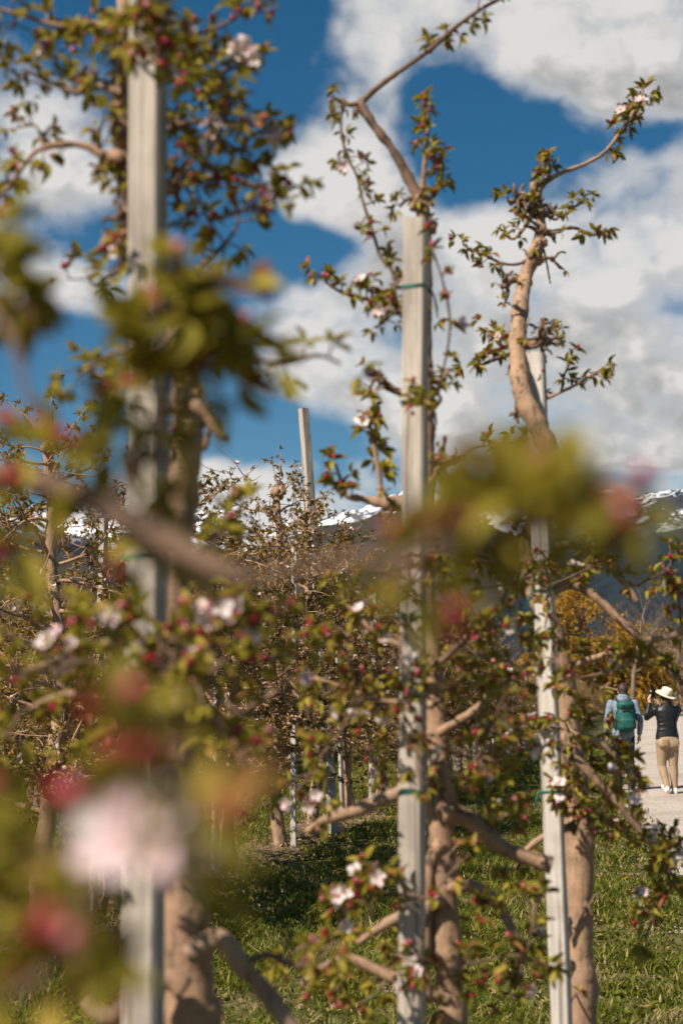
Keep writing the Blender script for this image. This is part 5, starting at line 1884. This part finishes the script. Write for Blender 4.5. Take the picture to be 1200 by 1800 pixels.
    for s_, e, w in arms:
        s_, e, w = Vector(s_), Vector(e), Vector(w)
        limb_parts(b, [(s_, .05), (s_.lerp(e, .5), .043), (e, .037), (e.lerp(w, .4), .036), (w, .024)])
    hand(b, arms[0][2], (-.05, .15, 1), (.8, .3, .0), .95, .55)
    hand(b, arms[1][2], (-.5, .1, .8), (-.5, .3, -.2), .95, .55)
    foot(b, legs[0][2], .05, .95, -.45)
    foot(b, legs[1][2], -.12, .95)
    solid(b, 'body', 'skin', .0075, root, 3)
    h = MB()
    h.blob(hc + Vector((0, -.015, .02)), .104, seg=18, rings=10, wob=.05, sx=.86, sy=1.0, sz=1.0)
    h.blob(hc + Vector((0, -.06, -.07)), .07, seg=14, rings=8, wob=.1, sx=1.1, sy=.7, sz=1.2)
    sheath(h, 'hair', 'hair', root, .01, 2)
    # jacket with folds
    j = MB()
    bb = [(.90, .185, .130), (.94, .187, .135), (1.02, .172, .125), (1.10, .158, .120), (1.18, .160, .122), (1.28, .178, .130), (1.37, .192, .122), (1.43, .155, .095), (1.475, .085, .078)]
    loft(j, [(Vector((0, .0, z)) * k, rx * 1.02, ry) for z, rx, ry in bb], 20)
    for z in (.965, 1.05, 1.13, 1.20):
        j.tube([(-.15, -.075, z * k), (-.05, -.118, (z + .012) * k), (.06, -.118, (z - .008) * k), (.15, -.07, (z + .006) * k)], [.006, .009, .009, .006], 8)
    for s_, e, w in arms:
        s_, e, w = Vector(s_), Vector(e), Vector(w)
        limb_parts(j, [(s_, .068), (s_.lerp(e, .5), .062), (e, .056), (e.lerp(w, .4), .050), (e.lerp(w, .85), .040)])
    loft(j, [((0, .0, 1.43 * k), .085, .08), ((0, .01, 1.50 * k), .075, .072)], 14)
    jk = sheath(j, 'jacket', 'black_jacket', root, .011, 5)
    m = MB()
    loft(m, [((0, 0, .885 * k), .192, .140), ((0, 0, .92 * k), .192, .142)], 20)
    sheath(m, 'jacket_hem', 'black_jacket', root, .011, 2)
    t = MB()
    loft(t, [((0, -.005, .77 * k), .170, .122), ((0, -.01, .84 * k), .190, .142), ((0, -.005, .91 * k), .184, .136), ((0, 0, .97 * k), .16, .12)], 18)
    for q in (-1, 1):
        t.blob((q * .075, -.06, .83 * k), .105, seg=14, rings=8, wob=0)
    for L in legs:
        pts = leg_pts(*L)
        limb_parts(t, [(p, r + (.017, .016, .017, .018, .017, .018)[i]) for i, (p, r) in enumerate(pts)])
    sheath(t, 'trousers', 'khaki', root, .011, 5)
    for q in (-1, 1):
        m = MB()
        m.box((q * .085, -.158, .845 * k), (.10, .006, .11), bev=.003)
        m.build('back_pocket', 'khaki', root)
    for L, yw, lf in ((legs[0], .05, -.45), (legs[1], -.12, 0)):
        m = MB()
        foot(m, L[2], yw, 1.13, lf)
        m.blob(Vector(L[2]) + Vector((0, -.015, -.015)), .045, seg=10, rings=6, wob=0)
        sn = sheath(m, 'sneaker', 'sneaker_white', root, .009, 3)
        m = MB()
        M = Matrix.Rotation(yw, 3, 'Z') @ Matrix.Rotation(-lf, 3, 'X')
        a = Vector(L[2])
        loft(m, [(a + M @ Vector(c), rx, ry) for c, rx, ry in (((0, -.085, -.088), .034, .010), ((0, -.03, -.088), .042, .012), ((0, .06, -.088), .045, .012), ((0, .14, -.086), .045, .010), ((0, .19, -.084), .026, .008))], 12)
        m.build('sole', 'sole', sn)
    # straw boater, tipped back and to the left
    T = Matrix.Translation(hc + Vector((.0, -.015, .062))) @ Matrix.Rotation(math.radians(22), 4, 'X') @ Matrix.Rotation(math.radians(12), 4, 'Y')
    m = MB()
    prof = [(.0, .105), (.055, .104), (.082, .098), (.092, .085), (.097, .03), (.094, .012), (.16, .004), (.20, .0), (.204, .004), (.20, .008), (.12, .014)]
    prof = [(.004, .112), (.05, .110), (.078, .104), (.090, .092), (.094, .05), (.099, .012), (.13, .006), (.175, .002), (.203, .004), (.204, -.002), (.175, -.005), (.13, -.003), (.095, -.001)]
    v, f = [], []
    sd = 32
    for rr_, z in prof:
        for q in range(sd):
            a = 2 * PI * q / sd
            wv = .008 * math.sin(2 * a) * max(0, (rr_ - .1) / .1)
            v.append(T @ Vector((rr_ * math.cos(a) * (.95 if rr_ < .115 else .84), rr_ * math.sin(a) * (1 if rr_ < .115 else .87), z + wv)))
    for i in range(len(prof) - 1):
        for q in range(sd):
            a, c = i * sd + q, i * sd + (q + 1) % sd
            f.append((a, a + sd, c + sd, c))
    f.append(tuple(range(sd)))
    m.add(v, f)
    hat = m.build('straw_hat', 'straw', root)
    m = MB()
    v, f = [], []
    for z, rr_ in ((.014, .1015), (.045, .0975)):
        for q in range(sd):
            a = 2 * PI * q / sd
            v.append(T @ Vector((rr_ * math.cos(a) * .95, rr_ * math.sin(a), z)))
    for q in range(sd):
        f.append((q, (q + 1) % sd, sd + (q + 1) % sd, sd + q))
    m.add(v, f)
    m.build('hat_band', 'hat_band', hat)
    # the phone, held up before the face
    ph = empty('phone', root.matrix_basis @ Vector((-.125, .335, 1.53)))
    tag(ph, 'black phone held up left of the straw hat', 'phone')
    ph.rotation_euler = (0, math.radians(-4), math.radians(4))
    m = MB()
    m.box((0, 0, .075), (.075, .009, .15), bev=.004)
    m.build('body', 'phone_black', ph)
    m = MB()
    m.box((0, -.006, .075), (.066, .0015, .138))
    m.build('screen', 'phone_black', ph)
    m = MB()
    m.box((-.018, .0065, .125), (.022, .004, .022), bev=.002)
    m.build('camera_bump', 'phone_black', ph)


build_ground()
build_mountains()
build_grass()
build_rows()
build_far_trees()
build_dandelions()
build_front()
build_people()
bpy.context.view_layer.update()
